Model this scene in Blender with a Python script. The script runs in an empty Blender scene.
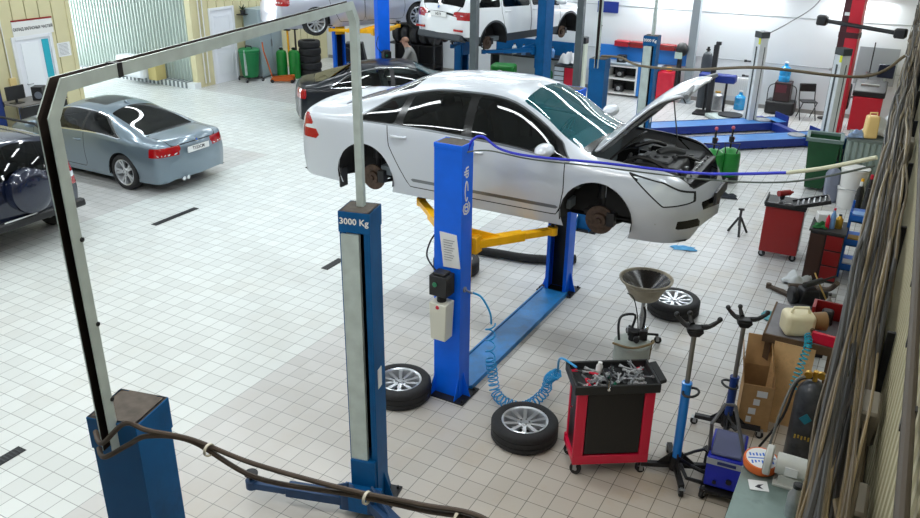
import bpy, bmesh, math, random
import numpy as np
from mathutils import Matrix, Vector
random.seed(7)
SC = bpy.context.scene
COL = SC.collection
PI = math.pi
R = math.radians
# ------------------------------------------------------------------ materials
MATS = {}
def mat(name, col, rough=.5, metal=0., coat=0., spec=.5, noise=0., nscale=8., bump=0., emit=0., dirt=None, dirt_amt=.5, dscale=3.):
    if name in MATS: return MATS[name]
    m = bpy.data.materials.new(name); m.use_nodes = True
    nt = m.node_tree; b = nt.nodes['Principled BSDF']
    c = (*col, 1.)
    b.inputs['Base Color'].default_value = c
    b.inputs['Roughness'].default_value = rough
    b.inputs['Metallic'].default_value = metal
    b.inputs['Coat Weight'].default_value = coat
    b.inputs['Coat Roughness'].default_value = .06
    b.inputs['Specular IOR Level'].default_value = spec
    if emit:
        b.inputs['Emission Color'].default_value = c
        b.inputs['Emission Strength'].default_value = emit
    if noise or dirt:
        tc = nt.nodes.new('ShaderNodeTexCoord')
        n = nt.nodes.new('ShaderNodeTexNoise'); n.inputs['Scale'].default_value = nscale
        n.inputs['Detail'].default_value = 5
        nt.links.new(tc.outputs['Object'], n.inputs['Vector'])
        mr = nt.nodes.new('ShaderNodeMapRange')
        mr.inputs['From Min'].default_value = .3; mr.inputs['From Max'].default_value = .7
        mr.inputs['To Min'].default_value = 1 - noise; mr.inputs['To Max'].default_value = 1 + noise
        nt.links.new(n.outputs['Fac'], mr.inputs['Value'])
        mx = nt.nodes.new('ShaderNodeMix'); mx.data_type = 'RGBA'; mx.blend_type = 'MULTIPLY'
        mx.inputs[0].default_value = 1
        mx.inputs[6].default_value = c
        nt.links.new(mr.outputs['Result'], mx.inputs[7])
        out = mx.outputs[2]
        if dirt:
            n2 = nt.nodes.new('ShaderNodeTexNoise'); n2.inputs['Scale'].default_value = dscale
            n2.inputs['Detail'].default_value = 8; n2.inputs['Roughness'].default_value = .7
            nt.links.new(tc.outputs['Object'], n2.inputs['Vector'])
            r2 = nt.nodes.new('ShaderNodeMapRange')
            r2.inputs['From Min'].default_value = .52; r2.inputs['From Max'].default_value = .72
            r2.inputs['To Max'].default_value = dirt_amt
            nt.links.new(n2.outputs['Fac'], r2.inputs['Value'])
            m2 = nt.nodes.new('ShaderNodeMix'); m2.data_type = 'RGBA'
            nt.links.new(r2.outputs['Result'], m2.inputs[0])
            nt.links.new(out, m2.inputs[6]); m2.inputs[7].default_value = (*dirt, 1)
            out = m2.outputs[2]
        nt.links.new(out, b.inputs['Base Color'])
        if bump:
            bp = nt.nodes.new('ShaderNodeBump'); bp.inputs['Strength'].default_value = bump
            bp.inputs['Distance'].default_value = .01
            nt.links.new(n.outputs['Fac'], bp.inputs['Height']); nt.links.new(bp.outputs[0], b.inputs['Normal'])
    MATS[name] = m
    return m
def glass(name, tint, rough=.03, gl=1., painted_sheen=None, amt=0.):
    if name in MATS: return MATS[name]
    m = bpy.data.materials.new(name); m.use_nodes = True
    nt = m.node_tree; nt.nodes.clear()
    o = nt.nodes.new('ShaderNodeOutputMaterial')
    t = nt.nodes.new('ShaderNodeBsdfTransparent'); t.inputs[0].default_value = (*tint, 1)
    g = nt.nodes.new('ShaderNodeBsdfGlossy'); g.inputs['Roughness'].default_value = rough
    g.inputs[0].default_value = (gl, gl, gl, 1)
    f = nt.nodes.new('ShaderNodeFresnel'); f.inputs[0].default_value = 1.5
    mx = nt.nodes.new('ShaderNodeMixShader')
    nt.links.new(f.outputs[0], mx.inputs[0]); nt.links.new(t.outputs[0], mx.inputs[1]); nt.links.new(g.outputs[0], mx.inputs[2])
    if painted_sheen:
        d = nt.nodes.new('ShaderNodeBsdfDiffuse'); d.inputs[0].default_value = (*painted_sheen, 1); m2 = nt.nodes.new('ShaderNodeMixShader'); m2.inputs[0].default_value = amt
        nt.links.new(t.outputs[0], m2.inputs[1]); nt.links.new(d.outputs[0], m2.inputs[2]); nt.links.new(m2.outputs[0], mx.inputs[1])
    nt.links.new(mx.outputs[0], o.inputs[0])
    MATS[name] = m
    return m
def s(r, g, b):      # sRGB 0-255 to linear
    f = lambda c: c/12.92 if c <= .04045 else ((c+.055)/1.055)**2.4
    return tuple(f(x/255) for x in (r, g, b))
BLACK = mat('black_plastic', s(28, 28, 30), .45)
RUBBER = mat('tyre_rubber', s(34, 34, 36), .75, noise=.2, nscale=30)
DARKM = mat('dark_metal', s(52, 52, 54), .45, .7, noise=.25, nscale=15)
STEEL = mat('bare_steel', s(165, 167, 170), .35, .8, noise=.15, nscale=12)
CHROME = mat('chrome', s(215, 218, 222), .1, 1.)
ALLOY = mat('alloy', s(205, 208, 212), .28, .75)
WHITE = mat('white_plastic', s(228, 228, 226), .4)
BLUE = mat('lift_blue', s(0, 104, 238), .45, coat=.1, spec=.3, noise=.06, nscale=5)
TEAL = mat('lift_dark_blue', s(0, 82, 138), .5, spec=.25, noise=.1, nscale=6, dirt=s(10, 46, 76), dirt_amt=.4, dscale=4)
GALV = mat('galvanised_grey', s(190, 203, 200), .42, .35, noise=.1, nscale=9)
DUST = mat('dusty_top', s(74, 68, 62), .85, noise=.25, nscale=20)
YELLOW = mat('arm_yellow', s(246, 182, 12), .4, noise=.08, nscale=10)
RED = mat('red_paint', s(205, 18, 52), .38, coat=.2, noise=.05)
DRED = mat('dark_red_paint', s(140, 20, 22), .4, coat=.2, noise=.1)
GREEN = mat('green_plastic', s(24, 92, 52), .5, noise=.12, nscale=6)
LGREEN = mat('green_paint', s(14, 120, 40), .4, noise=.1)
CARD = mat('cardboard', s(176, 138, 92), .85, noise=.08, nscale=14)
PLY = mat('plywood', s(216, 176, 124), .8, noise=.18, nscale=5, dirt=s(110, 80, 52), dirt_amt=.5, dscale=5)
CREAM = mat('cream_plastic', s(232, 222, 186), .45, noise=.05)
PAPER = mat('paper', s(225, 227, 228), .8)
# ------------------------------------------------------------------ mesh builder
class MB:
    def __init__(self): self.v = []; self.f = []; self.T = Matrix()
    def at(self, x=0, y=0, z=0, rz=0, rx=0, ry=0):
        self.T = Matrix.Translation((x, y, z)) @ Matrix.Rotation(rz, 4, 'Z') @ Matrix.Rotation(ry, 4, 'Y') @ Matrix.Rotation(rx, 4, 'X'); return self
    def add(self, vs, fs, m=0, sm=False):
        o = len(self.v)
        self.v += [tuple(self.T @ Vector(p)) for p in vs]
        self.f += [(tuple(i+o for i in f), m, sm) for f in fs]
        return self
    def box(self, x0, x1, y0, y1, z0, z1, m=0):
        vs = [(x0,y0,z0),(x1,y0,z0),(x1,y1,z0),(x0,y1,z0),(x0,y0,z1),(x1,y0,z1),(x1,y1,z1),(x0,y1,z1)]
        return self.add(vs, [(0,3,2,1),(4,5,6,7),(0,1,5,4),(1,2,6,5),(2,3,7,6),(3,0,4,7)], m)
    def cb(self, c, sz, m=0): return self.box(c[0]-sz[0]/2, c[0]+sz[0]/2, c[1]-sz[1]/2, c[1]+sz[1]/2, c[2]-sz[2]/2, c[2]+sz[2]/2, m)
    def frus(self, c, s0, s1, h, m=0, off=(0, 0)):   # tapered box
        a, b = s0[0]/2, s0[1]/2; d, e = s1[0]/2, s1[1]/2; x, y, z = c; p, q = off
        vs = [(x-a,y-b,z),(x+a,y-b,z),(x+a,y+b,z),(x-a,y+b,z),(x+p-d,y+q-e,z+h),(x+p+d,y+q-e,z+h),(x+p+d,y+q+e,z+h),(x+p-d,y+q+e,z+h)]
        return self.add(vs, [(0,3,2,1),(4,5,6,7),(0,1,5,4),(1,2,6,5),(2,3,7,6),(3,0,4,7)], m)
    def tube(self, pts, r, n=8, m=0, caps=True, closed=False, sub=0):
        P = [Vector(p) for p in pts]
        if sub: P = spline(P, sub, closed)
        rr = r if isinstance(r, (list, tuple)) else [r]*len(P)
        if len(rr) != len(P): rr = [rr[min(len(rr)-1, int(i*len(rr)/len(P)))] for i in range(len(P))]
        vs = []; fs = []; N = len(P); up = None
        for i in range(N):
            a = P[i-1] if i > 0 else (P[-1] if closed else P[0]); b = P[i+1] if i < N-1 else (P[0] if closed else P[-1])
            t = (b-a)
            if t.length < 1e-9: t = Vector((0,0,1))
            t.normalize()
            if up is None: up = t.orthogonal().normalized()
            up = (up - t*up.dot(t))
            if up.length < 1e-6: up = t.orthogonal()
            up.normalize(); w = t.cross(up)
            for k in range(n):
                an = 2*PI*k/n
                vs.append(P[i] + (up*math.cos(an) + w*math.sin(an))*rr[i])
        for i in range(N if closed else N-1):
            j = (i+1) % N
            for k in range(n):
                l = (k+1) % n; fs.append((i*n+k, i*n+l, j*n+l, j*n+k))
        self.add(vs, fs, m, True)
        if caps and not closed:
            o = len(self.v) - len(vs)
            self.f.append((tuple(o+k for k in range(n-1, -1, -1)), m, False)); self.f.append((tuple(o+(N-1)*n+k for k in range(n)), m, False))
        return self
    def cyl(self, p0, p1, r0, r1=None, n=16, m=0, caps=True):
        return self.tube([p0, p1], [r0, r0 if r1 is None else r1], n, m, caps)
    def lathe(self, prof, c=(0,0,0), n=24, m=0, axis='Z', closed=False):
        vs = []; fs = []; K = len(prof)
        for i in range(n):
            a = 2*PI*i/n; ca, sa = math.cos(a), math.sin(a)
            for r, z in prof:
                p = (r*ca, r*sa, z) if axis == 'Z' else (r*ca, z, -r*sa) if axis == 'Y' else (z, r*ca, r*sa)
                vs.append((p[0]+c[0], p[1]+c[1], p[2]+c[2]))
        for i in range(n):
            j = (i+1) % n
            for k in range(K if closed else K-1):
                l = (k+1) % K
                fs.append((i*K+k, j*K+k, j*K+l, i*K+l))
        return self.add(vs, fs, m, True)
    def prism(self, poly, a0, a1, axis='Y', m=0, sm=False):   # poly in the two other axes
        n = len(poly)
        def P(p, a): return (p[0], a, p[1]) if axis == 'Y' else (a, p[0], p[1]) if axis == 'X' else (p[0], p[1], a)
        vs = [P(p, a0) for p in poly] + [P(p, a1) for p in poly]
        fs = [tuple(range(n)), tuple(range(2*n-1, n-1, -1))]
        self.add(vs, fs, m)
        return self.add(vs, [(i, (i+1) % n, (i+1) % n + n, i+n) for i in range(n)], m, sm)
    def ball(self, c, r, sx=1, sy=1, sz=1, n=12, m=0):
        k = max(6, n//2)
        prof = [(max(1e-4, math.sin(PI*i/k)), -math.cos(PI*i/k)) for i in range(k+1)]
        vs = []; fs = []
        for i in range(n):
            a = 2*PI*i/n
            for q, z in prof: vs.append((c[0]+r*sx*q*math.cos(a), c[1]+r*sy*q*math.sin(a), c[2]+r*sz*z))
        for i in range(n):
            j = (i+1) % n
            for q in range(k): fs.append((i*(k+1)+q, j*(k+1)+q, j*(k+1)+q+1, i*(k+1)+q+1))
        return self.add(vs, fs, m, True)
    def build(self, name, mats, parent=None, loc=(0,0,0), rz=0, bevel=0, ang=35, seg=1, fix=True):
        me = bpy.data.meshes.new(name)
        me.from_pydata(self.v, [], [f[0] for f in self.f])
        for mm in (mats if isinstance(mats, (list, tuple)) else [mats]): me.materials.append(mm)
        for p, f in zip(me.polygons, self.f): p.material_index = f[1]; p.use_smooth = True
        if fix:
            bm = bmesh.new(); bm.from_mesh(me); bmesh.ops.remove_doubles(bm, verts=bm.verts, dist=1e-5)
            bmesh.ops.recalc_face_normals(bm, faces=bm.faces); bm.to_mesh(me); bm.free()
        me.set_sharp_from_angle(angle=R(ang))
        o = bpy.data.objects.new(name, me); COL.objects.link(o)
        o.location = loc; o.rotation_euler = (0, 0, rz)
        if parent: o.parent = parent
        if bevel:
            b = o.modifiers.new('bevel', 'BEVEL'); b.width = bevel; b.segments = seg; b.limit_method = 'ANGLE'; b.angle_limit = R(40)
            b.harden_normals = False
        return o
def spline(P, sub, closed=False):
    out = []; n = len(P)
    for i in range(n if closed else n-1):
        p0 = P[(i-1) % n] if (closed or i > 0) else P[0]; p1 = P[i]; p2 = P[(i+1) % n]; p3 = P[(i+2) % n] if (closed or i < n-2) else P[-1]
        for k in range(sub):
            t = k/sub
            out.append(.5*((2*p1) + (p2-p0)*t + (2*p0-5*p1+4*p2-p3)*t*t + (3*p1-p0-3*p2+p3)*t*t*t))
    if not closed: out.append(P[-1])
    return out
def tag(o, label, cat, group=None):
    o['label'] = label; o['category'] = cat
    if group: o['group'] = group
    return o
def thing(name, label, cat, loc=(0,0,0), rz=0, group=None):
    o = bpy.data.objects.new(name, None); COL.objects.link(o); o.empty_display_size = .1
    o.location = loc; o.rotation_euler = (0, 0, rz)
    return tag(o, label, cat, group)
def struct(o): o['kind'] = 'structure'; return o
def dup(root, label=None, loc=None, rz=None, group=None, parent=None):
    kids = {}
    for q in bpy.data.objects:
        if q.parent: kids.setdefault(q.parent.name, []).append(q)
    def rec(o, par):
        c = o.copy(); COL.objects.link(c)
        if par: c.parent = par
        for k in kids.get(o.name, []): rec(k, c)
        return c
    c = rec(root, parent)
    if label: c['label'] = label
    if loc: c.location = loc
    if rz is not None: c.rotation_euler = (0, 0, rz)
    if group: c['group'] = group
    return c
def text(body, size, name, m, parent=None, depth=.002, M=None, bold=False, sx=1.):
    cu = bpy.data.curves.new(name, 'FONT'); cu.body = body; cu.size = size; cu.align_x = 'CENTER'; cu.align_y = 'CENTER'
    cu.extrude = depth; cu.resolution_u = 2
    if bold: cu.offset = size*.02
    t = bpy.data.objects.new('tmp_text', cu); COL.objects.link(t)
    dg = bpy.context.evaluated_depsgraph_get(); dg.update()
    me = bpy.data.meshes.new_from_object(t.evaluated_get(dg))
    bpy.data.objects.remove(t); bpy.data.curves.remove(cu)
    me.materials.clear(); me.materials.append(m); me.name = name
    me.transform(Matrix.Diagonal((sx, 1, 1, 1)))
    if M is not None: me.transform(M)
    o = bpy.data.objects.new(name, me); COL.objects.link(o)
    if parent: o.parent = parent
    return o
# ------------------------------------------------------------------ cars
def pchip(pts):
    x = np.array([p[0] for p in pts], float); y = np.array([p[1] for p in pts], float)
    h = np.diff(x); d = np.diff(y)/h; m = np.zeros(len(x))
    for i in range(1, len(x)-1):
        if d[i-1]*d[i] > 0:
            w1 = 2*h[i]+h[i-1]; w2 = h[i]+2*h[i-1]; m[i] = (w1+w2)/(w1/d[i-1]+w2/d[i])
    m[0], m[-1] = d[0], d[-1]
    def f(t):
        t = min(max(t, x[0]), x[-1]); i = min(int(np.searchsorted(x, t, 'right'))-1, len(h)-1)
        q = (t-x[i])/h[i]
        return float((1+2*q)*(1-q)**2*y[i] + q*(1-q)**2*h[i]*m[i] + q*q*(3-2*q)*y[i+1] + q*q*(q-1)*h[i]*m[i+1])
    return f
def poly_sd(poly):
    n = len(poly)
    def f(x, y):
        d = 1e9; ins = False
        for i in range(n):
            ax, ay = poly[i]; bx, by = poly[(i+1) % n]
            ex, ey = bx-ax, by-ay; wx, wy = x-ax, y-ay
            t = max(0, min(1, (wx*ex+wy*ey)/(ex*ex+ey*ey+1e-12)))
            q = (wx-ex*t)**2 + (wy-ey*t)**2
            if q < d: d = q
            if (ay > y) != (by > y) and x < (bx-ax)*(y-ay)/(by-ay+1e-12)+ax: ins = not ins
        d = math.sqrt(d)
        return -d if ins else d
    return f
class Car:
    N1, N2, N3 = 9, 7, 9
    def __init__(self, sp):
        self.sp = sp; f = {k: pchip(sp[k]) for k in ('zc','zs','zr','ws','wm','wr','zl','zm')}
        self.pf = f
        xr, xf = sp['xr'], sp['xf']
        us = set()
        k = 0; u = xr
        while u < xr+.36: us.add(round(u, 4)); u += .007 if u < xr+.06 else .02
        u = xr+.36
        while u < xf-.36: us.add(round(u, 4)); u += .045
        u = xf
        while u > xf-.36: us.add(round(u, 4)); u -= .009 if u > xf-.08 else .02
        us = sorted(us)
        bm = bmesh.new(); self.bm = bm
        self.lu = bm.verts.layers.float.new('u'); self.lv = bm.verts.layers.float.new('v'); self.tg = bm.faces.layers.int.new('tag')
        G = []
        for u in us:
            zc, zs, zr, ws, wm, wr, zl, zm = (f[k](u) for k in ('zc','zs','zr','ws','wm','wr','zl','zm'))
            row = []
            wl = wm-.06
            for i in range(self.N1):
                t = i/self.N1
                if t < .45:
                    q = t/.45; y = wl+(wm-wl)*math.sin(q*PI/2); z = zl+(zm-zl)*q
                else:
                    q = (t-.45)/.55; y = wm+(ws-wm)*q**1.7; z = zm+(zs-zm)*q
                row.append([y, z, t])
            for i in range(self.N2):
                t = i/self.N2
                row.append([ws+(wr-ws)*t + .03*math.sin(PI*t)*min(1, max(0, (zr-zs)/.3)), zs+(zr-zs)*t, 1+t])
            for i in range(self.N3+1):
                t = i/self.N3; y = wr*(1-t)
                row.append([y, zr+(zc-zr)*(1-(1-t)**2.2), 2+t])
            for it in range(2):
                r2 = [r[:] for r in row]
                for i in range(1, len(row)-1):
                    r2[i][0] = .25*row[i-1][0]+.5*row[i][0]+.25*row[i+1][0]; r2[i][1] = .25*row[i-1][1]+.5*row[i][1]+.25*row[i+1][1]
                row = r2
            G.append(row)
        for it in range(1):
            H = [[c[:] for c in r] for r in G]
            for i in range(3, len(G)-3):
                for j in range(len(G[0])):
                    for c in (0, 1): H[i][j][c] = .25*G[i-1][j][c]+.5*G[i][j][c]+.25*G[i+1][j][c]
            G = H
        V = []
        for u, row in zip(us, G):
            vr = []
            for y, z, v in row:
                x = u
                a = max(0, min(1, (u-(xf-.7))/.7)); x -= sp.get('bowf', .2)*a*a*(y/.85)**2
                a = max(0, min(1, ((xr+.6)-u)/.6)); x += sp.get('bowr', .14)*a*a*(y/.85)**2
                # tilt the tail / nose faces
                a = max(0, min(1, ((xr+.1)-u)/.1)); x += sp.get('tiltr', 0)*a*(z-.6)
                w = bm.verts.new((x, max(y, 0), z)); w[self.lu] = u; w[self.lv] = v; vr.append(w)
            V.append(vr)
        for i in range(len(V)-1):
            for j in range(len(V[0])-1): bm.faces.new((V[i][j], V[i+1][j], V[i+1][j+1], V[i][j+1]))
        for vr, flip in ((V[0], 0), (V[-1], 1)):
            zmid = (vr[0].co.z+vr[-1].co.z)/2
            # cap: fill with strips towards the centre line
            n = len(vr); cl = []
            for k, w in enumerate(vr):
                q = bm.verts.new((vr[-1].co.x, 0, vr[0].co.z+(vr[-1].co.z-vr[0].co.z)*k/(n-1))); q[self.lu] = w[self.lu]; q[self.lv] = 3
                cl.append(q)
            for k in range(n-2):
                for (a, b, c, d) in ((vr[k], vr[k+1], cl[k+1], cl[k]),):
                    bm.faces.new((a, b, c, d) if not flip else (d, c, b, a))
            k = n-2; a, b, c = vr[k], vr[k+1], cl[k]
            bm.faces.new((a, b, c) if not flip else (c, b, a))
        bmesh.ops.reverse_faces(bm, faces=bm.faces)
        bm.normal_update()
    def cut(self, fn, tagid=None, only=None):
        bm = self.bm; lu, lv = self.lu, self.lv
        def F(v): return fn(v[lu], v[lv], v.co)
        D = {v: F(v) for v in bm.verts}
        for v in D:
            if abs(D[v]) < 3e-4: D[v] = 0.
        for e in list(bm.edges):
            a, b = e.verts
            if D[a]*D[b] < 0:
                t = D[a]/(D[a]-D[b])
                ne, nv = bmesh.utils.edge_split(e, a, t)
                nv[lu] = a[lu]+(b[lu]-a[lu])*t; nv[lv] = a[lv]+(b[lv]-a[lv])*t
                D[nv] = 0.
        for fc in list(bm.faces):
            on = [v for v in fc.verts if D[v] == 0.]
            if len(on) == 2 and any(D[v] > 0 for v in fc.verts) and any(D[v] < 0 for v in fc.verts):
                try: bmesh.utils.face_split(fc, on[0], on[1])
                except Exception: pass
        if tagid is not None:
            for fc in bm.faces:
                if only is not None and fc[self.tg] not in only: continue
                s_ = sum(D.get(v, 0) for v in fc.verts)
                if s_ < 0: fc[self.tg] = tagid
        return D
    def region(self, fn, tagid, gap=0, gaptag=None, only=(0,)):
        if gap:
            self.cut(fn, gaptag, only)
            self.cut(lambda u, v, c: fn(u, v, c)+gap, tagid, (gaptag,))
        else:
            self.cut(fn, tagid, only)
    def extract(self, tags, name, mats, parent, side=0, xform=None, solid=0, solid_mat=None):
        """side 0: both halves in one mesh; +1 / -1: one half"""
        bm = self.bm; tl = list(tags)
        fs = [f for f in bm.faces if f[self.tg] in tl]
        if not fs: return None
        vs = []; idx = {}; nr = []; F = []; MI = []
        for sd in ((1, -1) if side == 0 else (side,)):
            for f in fs:
                q = []
                for v in f.verts:
                    cen = v.co.y < 1e-5
                    key = (v.index, 0 if cen else sd)
                    if key not in idx:
                        idx[key] = len(vs); vs.append((v.co.x, v.co.y*sd, v.co.z))
                        n = v.normal; nr.append(Vector((n.x, 0 if cen else n.y*sd, n.z)).normalized())
                    q.append(idx[key])
                if sd < 0: q.reverse()
                F.append(q); MI.append(tl.index(f[self.tg]))
        if xform is not None:
            vs = [tuple(xform @ Vector(p)) for p in vs]; r3 = xform.to_3x3(); nr = [r3 @ n for n in nr]
        me = bpy.data.meshes.new(name); me.from_pydata(vs, [], F)
        for mm in mats: me.materials.append(mm)
        for p, mi in zip(me.polygons, MI): p.use_smooth = True; p.material_index = min(mi, len(mats)-1)
        me.normals_split_custom_set_from_vertices(nr)
        o = bpy.data.objects.new(name, me); COL.objects.link(o); o.parent = parent
        if solid:
            md = o.modifiers.new('solid', 'SOLIDIFY'); md.thickness = solid; md.offset = -1
            if solid_mat:
                me.materials.append(solid_mat); md.material_offset = len(mats); md.material_offset_rim = 0
        return o
def make_wheel(parent, loc, side, Rr=.33, w=.21, rim=.215, spokes=10, mm=None, lay=False, double=False, tilt=0):
    """tyre > rim, axle along local Y; outer face towards +Y*side"""
    h = w/2
    prof = [(rim, -h*.86), (rim+.02, -h), (Rr*.86, -h), (Rr*.95, -h*.93), (Rr, -h*.72), (Rr, -h*.35), (Rr-.008, -h*.33), (Rr-.008, -h*.27), (Rr, -h*.25), (Rr, h*.25),
            (Rr-.008, h*.27), (Rr-.008, h*.33), (Rr, h*.35), (Rr, h*.72), (Rr*.95, h*.93), (Rr*.86, h), (rim+.02, h), (rim, h*.86)]
    t = MB().lathe(prof, n=40, axis='Y', closed=True).build('wheel' if parent else 'tyre', RUBBER, parent, loc, ang=40)
    b = MB()
    b.lathe([(rim+.012, h*.9), (rim, h*.95), (rim-.014, h*.86), (rim-.03, h*.3), (rim-.05, -h*.2), (rim-.03, -h*.86), (rim, -h*.9)], n=40, axis='Y')
    d = h*.62
    b.lathe([(.001, d+.012), (.03, d+.012), (.034, d+.004), (.06, d+.006), (.075, d-.004), (.07, d-.04), (.001, d-.04)], n=24, axis='Y')
    ns = spokes//2 if double else spokes
    for k in range(ns):
        for off in ((-.16, .16) if double else (0,)):
            a = 2*PI*k/ns + off; wi, wo = (.016, .022) if spokes > 6 else (.03, .04)
            ca, sa = math.cos(a), math.sin(a)
            def q(r, t_, y): return (r*ca - t_*sa, y, -(r*sa + t_*ca))
            r0, r1 = .055, rim-.012
            vs = [q(r0,-wi,d), q(r0,wi,d), q(r1,wo,d+.018), q(r1,-wo,d+.018), q(r0,-wi,d-.03), q(r0,wi,d-.03), q(r1,wo,d-.02), q(r1,-wo,d-.02)]
            b.add(vs, [(0,1,2,3),(7,6,5,4),(0,4,5,1),(1,5,6,2),(2,6,7,3),(3,7,4,0)])
    for k in range(5):
        a = 2*PI*k/5+.3; b.cyl((.045*math.cos(a), d-.01, .045*math.sin(a)), (.045*math.cos(a), d+.008, .045*math.sin(a)), .009, n=6, m=1)
    rm = b.build('rim', [mm or ALLOY, DARKM], t, ang=30)
    bk = MB().lathe([(.001, -h*.3), (rim-.055, -h*.3), (rim-.055, -h*.25), (.001, -h*.25)], n=24, axis='Y').build('brake_disc', DARKM, t)
    t.rotation_euler = (0, 0, 0 if side > 0 else PI)
    return t
GL_SIDE = glass('tinted_glass', (.06, .07, .075))
GL_WS = glass('windscreen_glass', (.72, .94, .97), painted_sheen=(.02, .22, .27), amt=.28)  # teal diffuse share paints in the dull reflection of walls and ceiling
GL_MID = glass('green_glass', (.25, .31, .31))
LRED = mat('tail_lamp_red', s(158, 8, 14), .12, coat=1.)
LCLR = mat('lamp_lens', s(222, 230, 236), .12, .25, coat=1.)
SEAM = mat('panel_gap', s(16, 16, 17), .8)
WELL = mat('wheel_well', s(24, 24, 25), .85, noise=.3)
LIN = mat('cabin_trim', s(112, 122, 128), .8)
SEATM = mat('seat_fabric', s(120, 126, 130), .85)
def build_car(sp, label, cat, loc, rz, paint, group=None, wheels=True, hood_open=0, extra=None):
    """local frame: x forward, y left, z up, origin on the ground between the axles"""
    t = thing(sp['name'], label, cat, loc, rz, group)
    c = Car(sp); ax0, ax1 = sp['axles']; Rr = sp['R']; aR = sp['aR']
    # tags: 0 paint 1 gap 2 dark trim 3 chrome 4 removed(arch) 10.. windows 20 windshield 21 rear glass 30.. doors 40 hood 41 trunk 50 head 51 tail 52 plate well
    for ax in (ax0, ax1):
        c.cut(lambda u, v, p: (math.hypot(p.x-ax, p.z-Rr-.01)-aR) if (v < 1.2 and p.y > .4) else 1., 4, (0,))
    lip = sp.get('lip')
    if lip:
        for ax in (ax0, ax1): c.cut(lambda u, v, p: (math.hypot(p.x-ax, p.z-Rr-.01)-aR-lip) if (v < 1.2 and p.y > .4) else 1., 2, (0,))
    if 'clad' in sp:
        c.cut(lambda u, v, p: p.z-sp['clad'] if v < 1 or abs(u) > 1.9 else 1., 2, (0,))
    a, b_, ins = sp['ws_u']
    c.cut(lambda u, v, p: max(a-.02*(v-2)-u, u-(b_+.1*(v-2)), (2+ins-v)*.5), 20, (0,))
    a2, b2, ins2 = sp['rw_u']
    c.cut(lambda u, v, p: max(a2-sp.get('rwc', .06)*(v-2)-u, u-(b2+.05*(v-2)), (2+ins2-v)*.5), 21, (0,))
    k = sp.get('sk', .4)
    if 'roofp' in sp:
        r0, r1, rv = sp['roofp']; c.cut(lambda u, v, p: max(r0-u, u-r1, (rv-v)*.5), 22, (0,))
    if 'cowl' in sp:
        q0, q1 = sp['cowl']; c.cut(lambda u, v, p: max(q0-u, u-q1, (2.05-v)*.5), 2, (0,))
    wins = sp['windows']
    tr = sp.get('trim', 0)
    if tr:
        f0 = poly_sd([(x, y*k) for x, y in sp['trim_poly']])
        c.cut(lambda u, v, p: f0(u, (v-1)*k)-tr if .7 < v < 2.3 else 1., 3, (0,))
        c.cut(lambda u, v, p: f0(u, (v-1)*k) if .7 < v < 2.3 else 1., 2, (3,))
    for i, w in enumerate(wins):
        f1 = poly_sd([(x, y*k) for x, y in w])
        c.cut(lambda u, v, p: f1(u, (v-1)*k) if .7 < v < 2.3 else 1., 10+i, (0, 2, 3))
    if 'hood' in sp:
        h0, h1, hv = sp['hood']
        c.region(lambda u, v, p: max(h0-u, u-(h1+.06*(v-2)), (hv-v)*.4), 40, .012, 1)
    if 'trunk' in sp:
        h0, h1, hv = sp['trunk']
        c.region(lambda u, v, p: max(h0-u, u-h1, (hv-v)*.4), 41, .01, 1)
    if 'head' in sp: c.region(lambda u, v, p: sp['head'](p), 50, .014, 1, (0, 1))
    if 'tail' in sp: c.cut(lambda u, v, p: sp['tail'](p), 51, (0, 1, 41))
    if 'tail2' in sp: c.cut(lambda u, v, p: sp['tail2'](p), 53, (51,))
    if 'mould' in sp:
        m0, m1, z0, z1 = sp['mould']
        c.cut(lambda u, v, p: max(m0-u, u-m1, z0-p.z, p.z-z1) if v < .7 else 1., 3, (0,))
    for m0, m1, z0, z1 in sp.get('strips', ()): c.cut(lambda u, v, p: max(m0-u, u-m1, z0-p.z, p.z-z1) if v < .7 else 1., 3, (0,))
    if 'vent' in sp: c.cut(lambda u, v, p: sp['vent'](p), 2, (0,))
    if 'grille' in sp: c.cut(lambda u, v, p: sp['grille'](p), 2, (0,))
    nd = len(sp['doors'])
    for i, d in enumerate(sp['doors']):
        f2 = poly_sd(d)
        c.region(lambda u, v, p: f2(u, p.z) if v < 1.93 else 1., 30+i, .011, 1, (0,))
    c.bm.verts.index_update(); c.bm.normal_update()
    trimm = sp.get('trim_mat', CHROME)
    c.extract([0, 1, 2, 3], 'body', [paint, SEAM, sp.get('dark', BLACK), trimm], t)
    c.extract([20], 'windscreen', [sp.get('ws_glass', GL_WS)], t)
    if 'roofp' in sp: c.extract([22], 'sunroof', [mat('sunroof_dark', s(16, 20, 24), .35)], t)
    c.extract([21], 'rear_window', [sp.get('rw_glass', GL_SIDE)], t)
    for sd in (1, -1):
        for i in range(len(wins)): c.extract([10+i], 'side_window', [sp.get('side_glass', GL_SIDE)], t, sd)
        for i, d in enumerate(sp['doors']):
            dr = c.extract([30+i], 'door', [paint], t, sd)
            if dr:
                hx, hz = sp['handles'][i]
                yy = pchip(sp['ws'])(hx)+.012
                MB().tube([(hx-.1, yy*sd, hz), (hx-.05, (yy+.03)*sd, hz+.003), (hx+.05, (yy+.03)*sd, hz+.003), (hx+.1, yy*sd, hz)], .018, 6, sub=3).build('door_handle', sp.get('handle_mat', paint), dr)
        o = c.extract([50], 'headlight', [LCLR], t, sd)
        o = c.extract([51, 53], 'tail_light', [LRED, LCLR], t, sd)
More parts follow.
